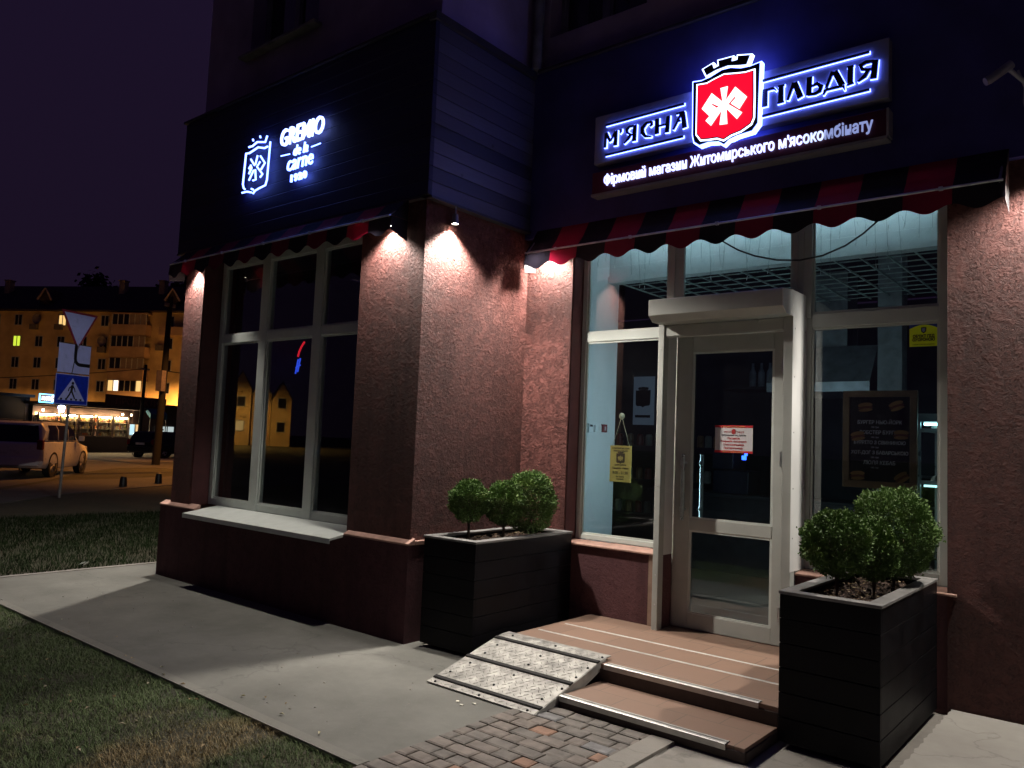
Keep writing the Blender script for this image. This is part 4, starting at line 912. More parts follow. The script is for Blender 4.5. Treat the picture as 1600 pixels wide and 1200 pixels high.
cb = MB().tube([(-2.62, 5.55, 3.24), (-2.56, 5.55, 3.185), (-2.44, 5.55, 3.105), (-2.31, 5.55, 3.045), (-2.14, 5.55, 2.995), (-1.98, 5.55, 2.975), (-1.82, 5.55, 2.99), (-1.67, 5.55, 3.04), (-1.55, 5.55, 3.11), (-1.44, 5.55, 3.20), (-1.38, 5.55, 3.26)], .0065, 8)
single("cable", cb, m_blackmetal, "black cable sagging below the awning across the window tops", "cable", smooth=True)
cc = thing("security_camera", "grey bullet security camera on the dark fascia beside the sign", "camera", (-.72, 5.66, 4.0))
obj("body", MB().tube([(-.80, 5.50, 3.965), (-.69, 5.56, 4.06)], [.026, .028], 16).tube([(-.82, 5.49, 3.955), (-.795, 5.503, 3.97)], [.025, .027], 16), M("grey camera shell", (.22, .22, .27), .5), cc, smooth=True)
obj("bracket", MB().tube([(-.70, 5.57, 4.03), (-.64, 5.62, 3.97), (-.62, 5.66, 3.95)], .014, 10), M("grey bracket", (.35, .35, .4), .5), cc, smooth=True)
obj("lead", MB().tube([(-.66, 5.60, 4.03), (-.63, 5.64, 3.93), (-.635, 5.65, 3.84), (-.62, 5.65, 3.75)], .007, 8), M("grey lead", (.3, .3, .35), .5), cc, smooth=True)
# litter
lit = MB()
for k in range(7):
    a, b = rng.uniform(-.035, .035, 2); lit.face([(-9.53+a, 3.95+b, .005), (-9.53+a+.05, 3.95+b+.01, .03), (-9.53+a+.03, 3.95+b+.05, .05), (-9.53+a-.02, 3.95+b+.04, .015)])
single("crumpled_paper", lit, M("white paper scrap", (.75, .78, .75), .7), "crumpled white paper scrap on the grass beside the path", "litter")
for k, (a, b) in enumerate(((-3.30, 3.63), (-3.26, 3.70), (-3.36, 3.66))):
    fk = MB(); pts_ = [(a+.016*math.cos(t)*random.uniform(.6, 1.2), b+.012*math.sin(t)*random.uniform(.6, 1.2)) for t in [2*math.pi*j/7 for j in range(7)]]
    fk.prism(pts_, .001, .006, 'z'); single("crumb", fk, M("pale crumb", (.75, .72, .62), .8), "pale crumb lying on the path before the ramp", "litter", "crumbs on the path")
gl_ = MB()
for _ in range(90):
    px, py = rng.uniform(-7, -3.1), rng.uniform(1.2, 2.9); q = rng.uniform(.008, .022); a = rng.uniform(0, 6.28); z = .012 if py < 2.6 else .007
    c, s2 = math.cos(a)*q, math.sin(a)*q
    gl_.face([(px-c, py-s2, z), (px+s2*.5, py-c*.5, z+.008), (px+c, py+s2, z+.003), (px-s2*.5, py+c*.5, z+.01)], random.randrange(2))
single("fallen_leaves", gl_, [M("dry lawn leaf", (.28, .20, .10), .7), M("pale lawn leaf", (.36, .33, .22), .7)], "dry fallen leaves scattered on the lawn edge", "leaves", kind='stuff')
pbt = MB()
for _ in range(60):
    px, py = rng.uniform(-8, -3.2), rng.uniform(2.75, 4.2); s = rng.uniform(.003, .008)
    pbt.lathe([(.0001, s), (s, s*.6), (s*1.2, 0)], (px, py, 0.0), 'z', 5)
single("gravel", pbt, M("pebbles", (.3, .28, .25), .9), "loose pebbles scattered on the path", "gravel", kind='stuff')

# ------------------------------------------------------------------ background street
exec_bg = True
T = (-.37, .93); tl = math.hypot(*T); TA = math.atan2(T[1], T[0])       # local +x runs to the right as seen from the shop
orange = (1.0, .37, .07)
# apartment block
ap = thing("apartment_block", "long ochre five storey apartment block with a dark tiled roof", "building", (-115.5, 36.2, 0), math.atan2(12.6, 22.5))
m_apt = M("ochre plaster", (.50, .36, .20), .9, var=.18, scale=.5, bmp=.2, bscale=3, bdist=.05)
m_apt2 = M("brown balcony panel", (.33, .22, .16), .85, var=.15, scale=.8)
m_tileroof = M("dark roof tiles", (.030, .022, .026), .8, var=.3, scale=1.5, bmp=.5, bscale=6, bdist=.05)
m_dkwin = M("dark window glass", (.012, .012, .02), .15, var=.1); m_frm = M("pale window frame", (.34, .33, .33), .6)
obj("wall", MB().box(-26, 46, 0, 12, 0, 16), m_apt, ap, local=True)
rf = obj("roof", MB().prism([(-.7, 15.95), (-.7, 16.1), (5.5, 20.3), (12.7, 16.1), (12.7, 15.95)], -26.5, 46.5, 'x'), m_tileroof, ap, local=True)
for u in (-3.5, 13.8, 19.6):
    obj("chimney", MB().box(u-.4, u+.4, 3.4, 4.2, 18.4, 20.6).box(u-.5, u+.5, 3.3, 4.3, 20.6, 20.75), M("plastered chimney", (.22, .17, .17), .8), rf, local=True)
for u in (5.1, 23.3):
    d = obj("dormer", MB().prism([(u-1.0, 17.45), (u+1.0, 17.45), (u, 19.0)], .4, 3.4, 'y').box(u-.7, u+.7, .42, 3, 16.6, 17.45), m_tileroof, rf, local=True)
    fr_ = MB().stroke([(u-1.05, 17.5, .22), (u, 19.05, .22), (u+1.05, 17.5, .22)], .25, .39); obj("dormer", fr_, M("pale dormer boards", (.30, .24, .23), .7), rf, local=True)
def awin(u, z, w_=1.15, h_=1.45, lit=None, y=0):
    f = MB().box(u-w_/2, u-w_/2+.09, y-.05, y+.02, z-h_/2, z+h_/2).box(u+w_/2-.09, u+w_/2, y-.05, y+.02, z-h_/2, z+h_/2).box(u-.05, u+.05, y-.05, y+.02, z-h_/2, z+h_/2).box(u-w_/2, u+w_/2, y-.052, y+.02, z-h_/2, z-h_/2+.09).box(u-w_/2, u+w_/2, y-.052, y+.02, z+h_/2-.09, z+h_/2)
    o = obj("window", f, m_frm, ap, local=True)
    obj("pane", MB().box(u-w_/2+.09, u+w_/2-.09, y-.03, y-.02, z-h_/2+.09, z+h_/2-.09), lit or m_dkwin, o, local=True)
lit_g = EM("lit yellow green window", (.62, .78, .05), .95); lit_w = EM("lit warm window", (1, .62, .22), .9)
rows = (14.8, 12.05, 9.3, 6.5)
for i, z in enumerate(rows):
    for u in (-4.7, -1.4, 1.85, 5.1, 8.3, 11.5, 14.4):
        if u == 5.1 and i == 0: continue
        l = None
        if i == 1 and u == 1.85: l = lit_g
        if i == 0 and u == 8.3: l = lit_w
        awin(u, z, lit=l)
    for u in (23.5, 26.8, 30): awin(u, z)
# enclosed balconies
for i, z in enumerate(rows):
    b = obj("balcony", MB().box(16.1, 21.0, -1.1, .0, z-2.0, z-.55).box(16.1, 21.0, -1.1, 0, z+.75, z+.9), m_apt2, ap, local=True)
    fz = MB(); ps_ = MB()
    for k in range(7):
        u = 16.2+k*.78; fz.box(u-.05, u+.05, -1.05, -.95, z-.55, z+.75)
    obj("window", fz, m_frm, b, local=True)
    for k in range(6):
        u = 16.25+k*.78; mtp = m_dkwin
        if i == 3 and k in (0, 5): mtp = lit_w
        elif i == 3 and k == 1: mtp = EM("white lit pane", (1, .8, .62), 1.6)
        elif (i == 0 and k > 2) or (i == 2 and k > 1) or (i == 1 and k > 3): mtp = M("curtained pane", (.20, .15, .14), .8)
        obj("pane", MB().box(u, u+.68, -1.0, -.98, z-.55, z+.75), mtp, b, local=True)
obj("balcony", MB().box(22.8, 27.5, -1.2, 0, 13.0, 13.15).box(22.8, 27.5, -1.2, -1.1, 13.15, 14.0), m_apt2, ap, local=True)
# air conditioners and satellite dish
for (u, z) in ((4.4, 13.9), (8.0, 13.9), (14.4, 11.1), (11.0, 8.2), (22.5, 11.5)):
    obj("air_conditioner", MB().box(u-.5, u+.5, -.5, -.05, z-.35, z+.35).lathe([(.25, -.52), (.26, -.5), (.0001, -.505)], (u-.1, 0, z), 'y', 14), M("grey unit", (.13, .11, .11), .7), ap, local=True)
for (u, z) in ((4.9, 14.9), (14.5, 12.2)):
    obj("satellite_dish", MB().lathe([(.0001, -.25), (.35, -.32), (.65, -.5)], (u, 0, z), 'y', 16).tube([(u, 0, z-.3), (u, -.3, z)], .04, 6), M("dark dish", (.12, .10, .14), .6), ap, local=True)
# street lamps that light the far street (their heads are hidden behind the shop corner)
orange2 = (1.0, .47, .115)
def street_lamp(label, x, y, h, rz, energy, col=orange2, cone=165):
    t = thing("street_lamp", label, "street lamp", (x, y, 0), rz, "sodium street lamps")
    obj("pole", MB().tube([(0, 0, 0), (0, 0, h*.6), (0, 0, h)], [.09, .07, .05], 10).tube([(0, 0, h), (.3, 0, h+.25), (1.1, 0, h+.35)], .035, 8), m_rim, t, local=True)
    obj("lamp_head", MB().box(.9, 1.55, -.14, .14, h+.30, h+.42), m_rim, t, local=True, bevel=.03)
    obj("lens", MB().box(.98, 1.48, -.1, .1, h+.28, h+.298), EM("sodium lens", orange, 20), t, local=True)
    light('SPOT', "lamp_light", (1.23, 0, h+.25), energy, col, t, .12, (0, 0, 0), cone, .35)
    return t
street_lamp("sodium street lamp close to the right part of the apartment block", -81, 44, 9, math.radians(150), 110000)
street_lamp("sodium street lamp by the road just behind the shop corner", -28.5, 16.0, 8, math.radians(100), 4800, (1, .36, .06), 118)
street_lamp("sodium street lamp beyond the left edge of the block", -98, 22, 9, math.radians(120), 42000)

# kiosk shop
ks = thing("kiosk", "low dark kiosk shop with brightly lit display windows", "kiosk", (-48.6, 20.4, 0), TA)
m_kd = M("dark brown cladding", (.026, .015, .015), .6, var=.25, scale=3)
obj("wall", MB().box(-4.05, 3.0, .35, 5, 0, 2.55).box(-4.05, 3.0, .0, .34, 0, .90).box(3.0, 8.0, .2, 5, 0, 3.0).box(-4.3, -4.06, .6, 6, 0, 3.0), m_kd, ks, local=True)
obj("wall", MB().box(-12, -4.31, .62, 6, 0, 3.0), M("kiosk wall darkened as unlit", (.006, .005, .006), .8), ks, local=True)  # unlit look of this wall part is put into its near black colour
obj("roof", MB().box(-4.4, 3.1, -.9, 5.1, 2.62, 2.78).box(-12, -4.45, -.2, 6, 2.95, 3.1).box(3.12, 8.2, -.2, 5, 3.0, 3.12), m_kd, ks, local=True)
sgn = obj("signboard", MB().box(-.45, 4.4, -1.0, -.92, 2.80, 3.45), M("dark red signboard", (.045, .018, .018), .6), ks, local=True)
sbt = MB().text("ПРОДУКТИ", 2.0, 2.93, -1.01, .5, 'CENTER', .02, 1.25, 0, .01); obj("letter", sbt, M("dull sign letters", (.12, .05, .045), .7), sgn, local=True)
goods = [M("goods %d" % i, c, .6, var=.5, scale=9) for i, c in enumerate(((.60, .38, .16), (.50, .18, .08), (.55, .45, .18), (.65, .58, .45), (.40, .30, .30)))]
for (a, b) in ((-3.98, -2.72), (-2.55, -1.32), (-1.25, -.2), (.04, 1.2), (1.24, 2.45)):
    f = MB().box(a, a+.05, -.02, .06, .92, 2.2).box(b-.05, b, -.02, .06, .92, 2.2).box(a+.05, b-.05, -.02, .06, 2.14, 2.2).box(a+.05, b-.05, -.02, .06, .92, .98)
    wo = obj("window", f, M("kiosk window frame", (.10, .07, .06), .5), ks, local=True)
    obj("pane", MB().box(a+.05, b-.05, .02, .024, .98, 2.14), m_glass, wo, local=True)
    gd = MB()
    for zz in (1.0, 1.4, 1.8):
        gd.box(a+.06, b-.06, .12, .32, zz-.03, zz, 3)
        u = a+.08
        while u < b-.16:
            wdt = random.uniform(.06, .15); gd.box(u, u+wdt, .14, .3, zz+.002, zz+random.uniform(.12, .3), random.randrange(5)); u += wdt+.02
    obj("shelf_goods", gd, goods, wo, local=True)
    obj("window_light", MB().box(a+.08, b-.08, .09, .11, 2.08, 2.12), EM("warm shop tube", (1, .62, .28), 300), wo, local=True)
    obj("back_panel", MB().box(a+.05, b-.05, .33, .345, .98, 2.2), M("pale back panel", (.5, .42, .33), .7), wo, local=True)
dr = obj("door", MB().box(2.55, 3.0, -.05, .05, .05, 1.75).box(2.62, 2.75, -.06, -.051, .2, .9), M("pale door panel", (.6, .55, .45), .6), ks, local=True)
obj("door_light", MB().box(2.5, 2.85, -.08, -.06, 1.1, 1.75), EM("blue white panel", (.55, .85, 1.0), .9), ks, local=True)
obj("door_light", MB().box(3.05, 3.45, -.02, .19, .7, 1.75), EM("warm doorway", (1, .62, .28), .8), ks, local=True)
for u in (-3.98, 1.6, 2.3):
    lp = obj("lamp", MB().lathe([(.0001, -.06), (.05, -.05), (.06, 0), (.05, .05), (.0001, .06)], (u, -.3, 2.32), 'z', 10), EM("bare bulb", (1, .8, .55), 14), ks, local=True)
    if u > 0: light('POINT', "lamp_light", (u, -.45, 2.25), 22, (1, .72, .42), ks, .06)
bp = thing("canvas_shelter", "teal canvas canopy beside the kiosk door", "canopy", (-50.1, 23.4, 0), TA)
obj("canvas", MB().prism([(-1.5, 2.15), (-1.5, 2.45), (-.9, 3.0), (.1, 3.0), (.1, 2.9), (-.85, 2.88)], -.45, 1.0, 'x').prism([(-1.5, 2.15), (-1.48, 2.15), (-1.48, 2.45), (-1.5, 2.45)], -.45, 1.0, 'x'), M("teal canvas", (.06, .20, .30), .7), bp, local=True)
obj("post", MB().cyl((-.4, -1.45, 0), (-.4, -1.45, 2.15), .03).cyl((.95, -1.45, 0), (.95, -1.45, 2.15), .03), m_rim, bp, local=True)
for i, (a, b, z0, z1) in enumerate(((5.05, 5.85, 1.25, 1.70), (6.05, 6.5, 1.2, 1.70))):
    p = thing("lit_poster", ("wide" if i == 0 else "narrow")+" pale lit poster on the dark wall behind the black car", "poster", (-48.6+T[0]/tl*(a+b)/2, 20.4+T[1]/tl*(a+b)/2, z0), TA)
    wd = (b-a)/2
    obj("panel", MB().box(-wd, wd, .10, .19, 0, z1-z0), EM("lit poster face", (.72, .85, .85), .55), p, local=True)
    if i == 0: obj("print", MB().box(-.12, .12, .085, .099, .18, .28), m_blackmetal, p, local=True)
fs = thing("shop_sign", "blue and white neon sign over the far left of the kiosk", "sign", (-48.6-T[0]/tl*4.03, 20.4-T[1]/tl*4.03, 2.7), TA)
fb = MB()
for (a, b, c, d) in ((-.8, .8, .42, .47), (-.8, .8, 0, .05), (-.8, -.75, .05, .42), (.75, .8, .05, .42)): fb.box(a, b, -.95, -.9, c, d)
obj("neon_border", fb, EM("cyan neon", (.15, .55, 1.0), 4), fs, local=True)
obj("letter", MB().text("FLOR", -.42, .14, -.97, .27, 'CENTER', .02, .8, 0, .01).text("MINA", .42, .14, -.97, .27, 'CENTER', .02, .8, 0, .01), EM("white neon letters", (.7, .85, 1), 4), fs, local=True)
fl_ = MB()
for k in range(5):
    t = k*2*math.pi/5+1.57; fl_.lathe([(.0001, -.02), (.07, 0), (.0001, .02)], (.11*math.cos(t), -.98, .24+.11*math.sin(t)), 'y', 10)
obj("flower", fl_, EM("white flower", (.75, .85, 1), 5), fs, local=True)
fl2 = MB()
for k in range(5):
    t = k*2*math.pi/5+1.57; fl2.lathe([(.0001, -.03), (.12, 0), (.0001, .03)], (.14*math.cos(t), 0, .14*math.sin(t)), 'y', 10)
fw = thing("flower_lamp", "glowing blue white flower shaped sign above the first kiosk window", "sign", (-48.6-T[0]/tl*3.3-1.0, 20.4-T[1]/tl*3.3-.2, 2.42), TA)
fw.location = (-48.6-T[0]/tl*3.3+.8, 20.4-T[1]/tl*3.3+.3, 2.45)
obj("petal", fl2, EM("blue white petals", (.45, .55, 1), 7), fw, local=True)

# road sign post
rs = thing("road_sign", "give way, priority and pedestrian crossing signs on one leaning post", "road sign", (-18.47, 7.11, 0), TA)
lean = .030
obj("pole", MB().tube([(0, .03, 0), (.07, .03, 2.4), (.14, .03, 4.0)], .03, 10), m_rim, rs, local=True, smooth=True)
m_sw = M("white sheet with blue light tint", (.40, .47, .92), .3, var=.05); m_sr = M("red sign border", (.20, .02, .05), .45); m_sb = M("blue sign sheet", (.010, .035, .50), .4); m_sk = M("black sign print", (.01, .01, .015), .5)  # cold light on the white sheeting is put into its blue tint
tri = lambda c, s_: [(c[0]-s_, c[1]+s_*.577), (c[0]+s_, c[1]+s_*.577), (c[0], c[1]-s_*1.155)]
c0 = (.13, 3.80)
gp = obj("give_way_plate", MB().prism(tri(c0, .49), -.01, .0, 'y'), m_sr, rs, local=True)
obj("plate_face", MB().prism(tri((c0[0], c0[1]-.0), .41), -.016, -.0105, 'y'), m_sw, gp, local=True)
pp = obj("priority_plate", MB().box(-.345, .495, -.01, 0, 2.71, 3.37), m_sw, rs, local=True)
pr = MB()
cv = [(.09, 3.36), (.09, 3.05)]+[(.09+.13*(1-math.cos(t)), 3.05-.13*math.sin(t)) for t in (.4, .8, 1.2, 1.57)]+[(.49, 2.92)]
pr.stroke(cv, -.015, -.0105, 0, 0, .075); pr.stroke([(.075, 3.0), (.03, 2.72)], -.015, -.0105, 0, 0, .018)
pr.box(-.345, .495, -.0145, -.0105, 3.355, 3.37).box(-.345, .495, -.0145, -.0105, 2.71, 2.722)
obj("plate_print", pr, m_sk, pp, local=True)
pd = obj("pedestrian_plate", MB().box(-.37, .50, -.01, 0, 2.03, 2.69), m_sb, rs, local=True)
obj("plate_border", MB().box(-.37, .50, -.013, -.0105, 2.03, 2.045).box(-.37, .50, -.013, -.0105, 2.675, 2.69).box(-.37, -.355, -.013, -.0105, 2.045, 2.675).box(.485, .5, -.013, -.0105, 2.045, 2.675), m_sw, pd, local=True)
obj("plate_face", MB().prism([(-.29, 2.12), (.42, 2.12), (.065, 2.61)], -.0155, -.0135, 'y'), m_sw, pd, local=True)
pe = MB().lathe([(.0001, -.002), (.034, -.002), (.034, .0), (.0001, 0)], (.075, -.0165, 2.50), 'y', 14)
for s_ in ([(.07, 2.46, .06), (.05, 2.33, .06)], [(.05, 2.34, .04), (.10, 2.25, .035), (.15, 2.16, .03)], [(.05, 2.34, .04), (.0, 2.24, .035), (-.06, 2.16, .03)], [(.07, 2.45, .03), (.13, 2.38, .025), (.15, 2.31, .02)], [(.06, 2.44, .03), (-.01, 2.39, .025), (-.03, 2.32, .02)]): pe.stroke(s_, -.0185, -.016)
for u in (-.2, -.07, .06, .19, .31): pe.box(u-.025, u+.025, -.018, -.016, 2.125, 2.165)
obj("plate_print", pe, m_sk, pd, local=True)

# utility poles and wires
for (lab, x, y, h, off, r) in (("tall concrete utility pole beside the grass island", -33.8, 16.8, 7.4, .14, .14), ("thin wooden pole beside the kiosk with wires on top", -47.2, 22.3, 5.35, .1, .11)):
    t = thing("utility_pole", lab, "pole", (x, y, 0), TA)
    obj("post", MB().tube([(-.05, 0, 0), (off*.5, 0, h*.5), (off, 0, h)], [r*1.25, r, r*.75], 10), M("dull concrete post", (.007, .0068, .011), .9, bmp=.3), t, local=True, smooth=True)
    obj("bracket", MB().box(off*.9-.3, off*.9+.3, -.05, .05, h*.94, h*.96), m_rim, t, local=True)
    if h > 6: obj("junction_box", MB().box(-.28, -.02, -.2, .1, 3.2, 4.1), M("grey box", (.14, .12, .16), .7), t, local=True)
P1 = Vector((-33.75, 16.9, 4.1)); P2 = Vector((-47.2, 22.3, 5.1))
def wire(a, b, sag):
    return MB().tube([tuple(a.lerp(b, k/16)-Vector((0, 0, sag*4*(k/16)*(1-k/16)))) for k in range(17)], .022, 5)
single("overhead_wire", wire(P2, Vector((-60, 2, 3.5)), .6), m_blackmetal, "dark wire running left from the thin pole", "wire")
single("overhead_wire", wire(P1, Vector((-25, 22, 4.6)), .4), m_blackmetal, "dark wire running right from the tall pole", "wire")
# bollards
for lab, (x, y), h in (("dark stub bollard on the lawn edge, nearer the road sign", (-21.5, 9.82), .30), ("dark stub bollard on the lawn edge, nearer the shop corner", (-22.5, 11.28), .32)):
    single("bollard", MB().lathe([(.0001, h), (.07, h-.02), (.09, h-.1), (.10, 0)], (x, y, -.02), 'z', 12), m_blackmetal, lab, "bollard", "stub bollards", smooth=True)

# cars
def car(name, label, loc, rz, paint, dims, lights=True, plate=""):
    L, W, H_, belt = dims; h = L/2
    t = thing(name, label, "car", loc, rz)
    W2 = W/2
    def loft(secs, nm, mat, par=t, bev=0):
        # secs: list of (x, z_bottom, z_top, half_bottom, half_top)
        b = MB(); 
        for (x, zb, zt, wb, wt) in secs:
            b.v += [(x, -wb*.92, zb), (x, -wb, zb+(zt-zb)*.25), (x, -wb, zb+(zt-zb)*.6), (x, -wt, zt), (x, wt, zt), (x, wb, zb+(zt-zb)*.6), (x, wb, zb+(zt-zb)*.25), (x, wb*.92, zb)]
        for i in range(len(secs)-1):
            for j in range(8): b.f.append((i*8+j, i*8+(j+1) % 8, i*8+8+(j+1) % 8, i*8+8+j)); b.m.append(0)
        b.f.append(tuple(range(8))); b.f.append(tuple(range(len(secs)*8-8, len(secs)*8))); b.m += [0, 0]
        o = obj(nm, b, mat, par, local=True, smooth=True)
        if bev: md = o.modifiers.new('bevel', 'BEVEL'); md.width = bev; md.segments = 3; md.limit_method = 'ANGLE'; md.angle_limit = .5
        return o
    loft([(-h, .38, belt-.06, W2*.90, W2*.86), (-h+.10, .30, belt, W2*.97, W2*.93), (-h+.9, .24, belt, W2, W2*.96), (h-1.4, .24, belt-.02, W2, W2*.95), (h-1.0, .25, belt-.08, W2, W2*.92), (h-.3, .28, belt-.16, W2*.96, W2*.86), (h-.05, .32, belt-.24, W2*.85, W2*.76), (h, .36, belt-.36, W2*.78, W2*.7)], "body", paint, bev=.03)
    cb_ = loft([(-h+.10, belt-.01, belt+.03, W2*.90, W2*.86), (-h+.32, belt-.01, H_-.06, W2*.90, W2*.74), (-h+.6, belt-.01, H_, W2*.91, W2*.74), (-h+1.8, belt-.01, H_, W2*.91, W2*.74), (h-2.0, belt-.01, H_-.05, W2*.91, W2*.74), (h-1.2, belt-.02, belt+.02, W2*.90, W2*.84)], "cabin", paint, bev=.03)
    gl = M("car window glass", (.008, .008, .010), .08, var=.05)
    for s in (-1, 1):
        sw = MB()
        def q(x, z):
            k = (z-belt)/(H_-belt); return (x, s*(W2*.905-(W2*.905-W2*.745)*max(0, (k-.55)/.45 if k > .55 else 0)+.022), z)
        z0, z1, zm = belt+.04, H_-.10, belt+(H_-belt)*.6
        for (xa, xb, xc, xd) in ((-h+.48, -h+1.32, -h+1.30, -h+.62), (-h+1.40, -h+2.25, -h+2.2, -h+1.38), (-h+2.33, h-1.55, h-2.05, -h+2.28)):
            sw.face([q(xa, z0), q(xb, z0), q(xb*.45+xc*.55, zm), q(xa*.45+xd*.55, zm)]); sw.face([q(xa*.45+xd*.55, zm), q(xb*.45+xc*.55, zm), q(xc, z1), q(xd, z1)])
        obj("side_window", sw, gl, t, local=True)
    rw_ = MB(); rw_.face([(-h+.075, -W2*.82, belt-.02), (-h+.075, W2*.82, belt-.02), (-h+.27, W2*.68, H_-.12), (-h+.27, -W2*.68, H_-.12)]); 
    fwn = MB(); fwn.face([(h-1.24, -W2*.80, belt+.06), (h-1.24, W2*.80, belt+.06), (h-1.93, W2*.68, H_-.08), (h-1.93, -W2*.68, H_-.08)])
    obj("rear_window", rw_, gl, t, local=True); obj("windscreen", fwn, gl, t, local=True)
    for s in (-1, 1):
        for x in (-h+.88, h-.92):
            wv = obj("wheel", MB(), m_blackmetal, t, local=True)
            obj("tyre", MB().lathe([(.20, -.1), (.31, -.1), (.34, -.07), (.34, .07), (.31, .1), (.20, .1)], (x, s*(W2-.11), .34), 'y', 24), m_rubber, wv, local=True, smooth=True)
            rm_ = MB().lathe([(.0001, .05*s), (.05, .06*s), (.06, .02*s)], (x, s*(W2-.09), .34), 'y', 12)
            for k in range(5):
                a = k*2*math.pi/5; rm_.tube([(x, s*(W2-.055), .34), (x+.2*math.cos(a), s*(W2-.04), .34+.2*math.sin(a))], [.045, .03], 6)
            rm_.lathe([(.19, .02*s), (.225, .04*s), (.225, -.08*s), (.2, -.08*s)], (x, s*(W2-.06), .34), 'y', 24)
            obj("rim", rm_, M("alloy rim", (.45, .43, .42), .35, .8), wv, local=True, smooth=True)
            obj("wheel_arch", MB().lathe([(.34, 0), (.40, .0), (.40, .012), (.34, .012)], (x, s*(W2-.005) if s > 0 else -W2-.007, .36), 'y', 24), m_blackmetal, t, local=True)
    tl_ = MB()
    for s in (-1, 1): tl_.box(-h-.005, -h+.16, s*W2*.80-.09, s*W2*.80+.09, belt-.28, belt+.10)
    for s in (-1, 1):
        k = MB().box(-h-.012, -h+.14, s*W2*.86-.085, s*W2*.86+.075, belt-.22, belt+.06); obj("taillight", k, M("dark red lens", (.16, .006, .012), .2), t, local=True, bevel=.02)
        k = MB().box(h-.55, h-.16, s*W2*.78-.10, s*W2*.78+.12, belt-.34, belt-.17); obj("headlight", k, M("clear lens", (.5, .5, .5), .15), t, local=True, bevel=.03)
        k = MB().box(h-1.62, h-1.48, s*(W2+.10)-.08, s*(W2+.10)+.08, belt+.02, belt+.18); obj("mirror", k, paint, t, local=True, bevel=.03)
    obj("bumper", MB().box(-h-.06, -h+.2, -W2*.88, W2*.88, .36, .62).box(h-.25, h+.03, -W2*.74, W2*.74, .30, .52), m_blackmetal if plate else paint, t, local=True, bevel=.03)
    obj("number_plate", MB().box(-h-.022, -h-.012, -.26, .26, .70, .81), M("white plate", (.6, .6, .6), .5), t, local=True)
    if H_ > 1.6: obj("roof_rail", MB().tube([(-h+.6, W2*.68, H_+.04), (h-2.1, W2*.68, H_+.02)], .02, 6).tube([(-h+.6, -W2*.68, H_+.04), (h-2.1, -W2*.68, H_+.02)], .02, 6), m_blackmetal, t, local=True)
    return t
def car_at(wheel, az, L, W):   # place so that the rear right wheel stands on the given spot
    a = math.radians(90-az); c, s = math.cos(a), math.sin(a); lx, ly = -L/2+.88, -W/2+.1
    return (wheel[0]-(lx*c-ly*s), wheel[1]-(lx*s+ly*c), -.015), a
l_, a_ = car_at((-25.9, 9.6), -52, 4.6, 1.8)
car("parked_car", "silver grey off road car seen from behind, parked by the road", l_, a_, M("silver grey paint", (.62, .61, .63), .3, 0, var=.02), (4.6, 1.8, 1.66, 1.06))
l_, a_ = car_at((-41.0, 20.7), -26, 4.1, 1.7)
car("parked_car", "black hatchback parked in front of the kiosk posters", l_, a_, M("black car paint", (.012, .012, .014), .2, .2, var=.05), (4.1, 1.7, 1.42, .92), plate="x")

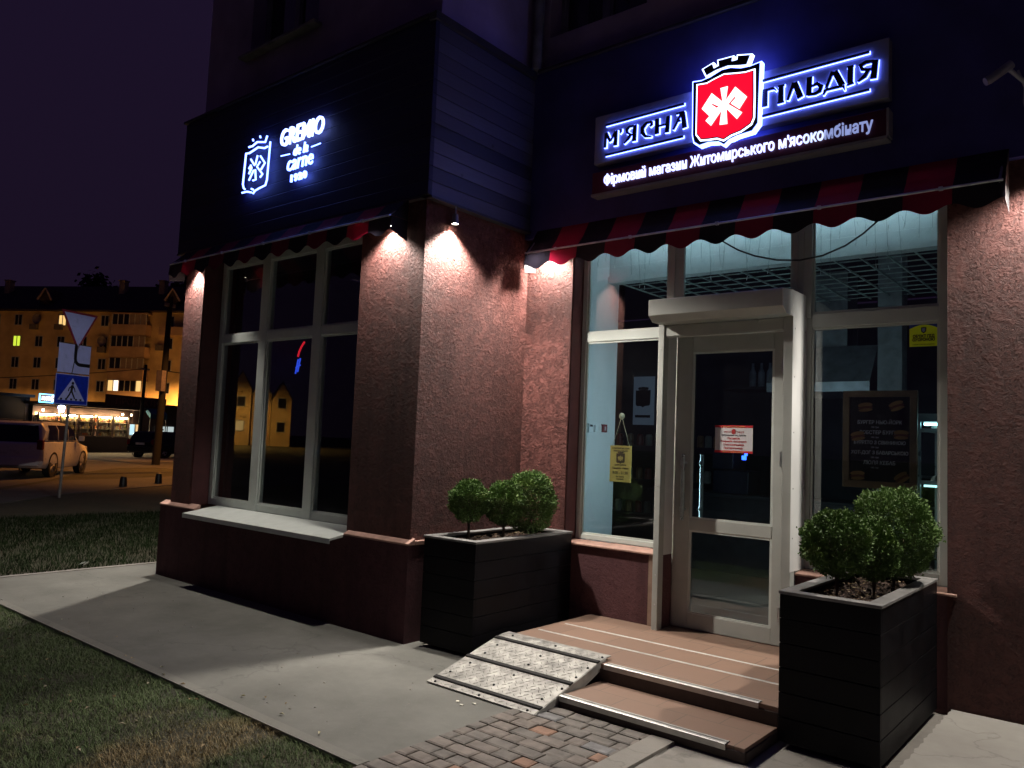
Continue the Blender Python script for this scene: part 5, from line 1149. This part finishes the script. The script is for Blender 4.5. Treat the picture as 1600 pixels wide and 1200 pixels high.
# trees behind the block
m_far = M("night foliage", (.035, .040, .028), .8, var=.4, scale=2)
AX = Vector((math.cos(math.atan2(12.6, 22.5)), math.sin(math.atan2(12.6, 22.5)), 0)); AY = Vector((-AX.y, AX.x, 0))
for k, (u, v, hh, R, lab) in enumerate(((-4, 22, 22, 4.2, "broad dark tree behind the left roof end"), (8.5, 24, 24.5, 3.2, "tall dark tree above the roof near the lit window"), (12.8, 20, 25, 2.4, "narrow dark tree rising above the block beside the chimney"), (16.5, 25, 23.5, 4.2, "wide dark tree behind the balconies"), (22, 22, 22.5, 3.0, "low dark tree behind the right roof end"))):
    p = Vector((-115.5, 36.2, 0))+AX*u+AY*v
    t = thing("tree", lab, "tree", tuple(p), 0, "trees behind the apartment block")
    obj("trunk", MB().tube([(0, 0, 0), (.2, 0, hh*.5), (0, .1, hh*.85)], [.35, .25, .1], 8).tube([(.1, 0, hh*.55), (1.4, .3, hh*.75)], [.15, .05], 6).tube([(.1, 0, hh*.5), (-1.5, .3, hh*.72)], [.15, .05], 6), m_bark, t, local=True)
    n = 4500; cl = rng.normal(size=(9, 3))*np.array([R*.5, R*.5, hh*.10])+np.array([0, 0, hh*.82])
    c = cl[rng.integers(0, 9, n)]+rng.normal(size=(n, 3))*R*.22
    d1 = rng.normal(size=(n, 3)); d1 /= np.linalg.norm(d1, axis=1)[:, None]; d2 = np.cross(d1, rng.normal(size=(n, 3))); d2 /= np.linalg.norm(d2, axis=1)[:, None]
    V = np.stack([c-d1*.42, c+d2*.26, c+d1*.42, c-d2*.26], 1).reshape(-1, 3)
    me = bpy.data.meshes.new("crown"); me.from_pydata(V.tolist(), [], np.arange(n*4).reshape(-1, 4).tolist()); me.materials.append(m_far)
    o = bpy.data.objects.new("crown", me); COL.objects.link(o); o.parent = t
# gabled houses across the street (seen mirrored in the bay window)
D = Vector((-.857, -.515, 0)).normalized(); Sx = Vector((D.y, -D.x, 0)); hc = Vector((-6.9, 4.59, 0))+D*88
for k in range(7):
    p = hc+Sx*(k*2.28-4.9)+D*(k % 2*.6)
    lab = ("yellow gabled house across the street, %s in the bay window reflection" % ("first", "second", "third", "middle", "fifth", "sixth", "last")[k])
    t = thing("gabled_house", lab, "house", tuple(p), math.atan2(Sx.y, Sx.x), "gabled houses mirrored in the bay window")
    hh = 5.6+.5*(k % 3)
    obj("wall", MB().prism([(-1.1, 0), (1.1, 0), (1.1, hh), (0, hh+1.9), (-1.1, hh)], -.0, 7, 'y'), m_apt, t, local=True)
    obj("roof", MB().stroke([(-1.22, hh-.2, .12), (0, hh+2.0, .12), (1.22, hh-.2, .12)], -.1, 7.3), m_tileroof, t, local=True)
    for z in (1.6, 4.4):
        f = obj("window", MB().box(-.5, .5, -.08, .02, z, z+1.3), m_frm, t, local=True); obj("pane", MB().box(-.42, .42, .025-.12, -.085, z+.1, z+1.2), lit_w if (k == 2 and z < 2) else m_dkwin, f, local=True)
pl0 = hc-D*11+Sx*1.8
tl3 = street_lamp("sodium street lamp in front of the gabled houses", pl0.x, pl0.y, 8.5, math.atan2(D.y, D.x), 13000, (1, .55, .13))
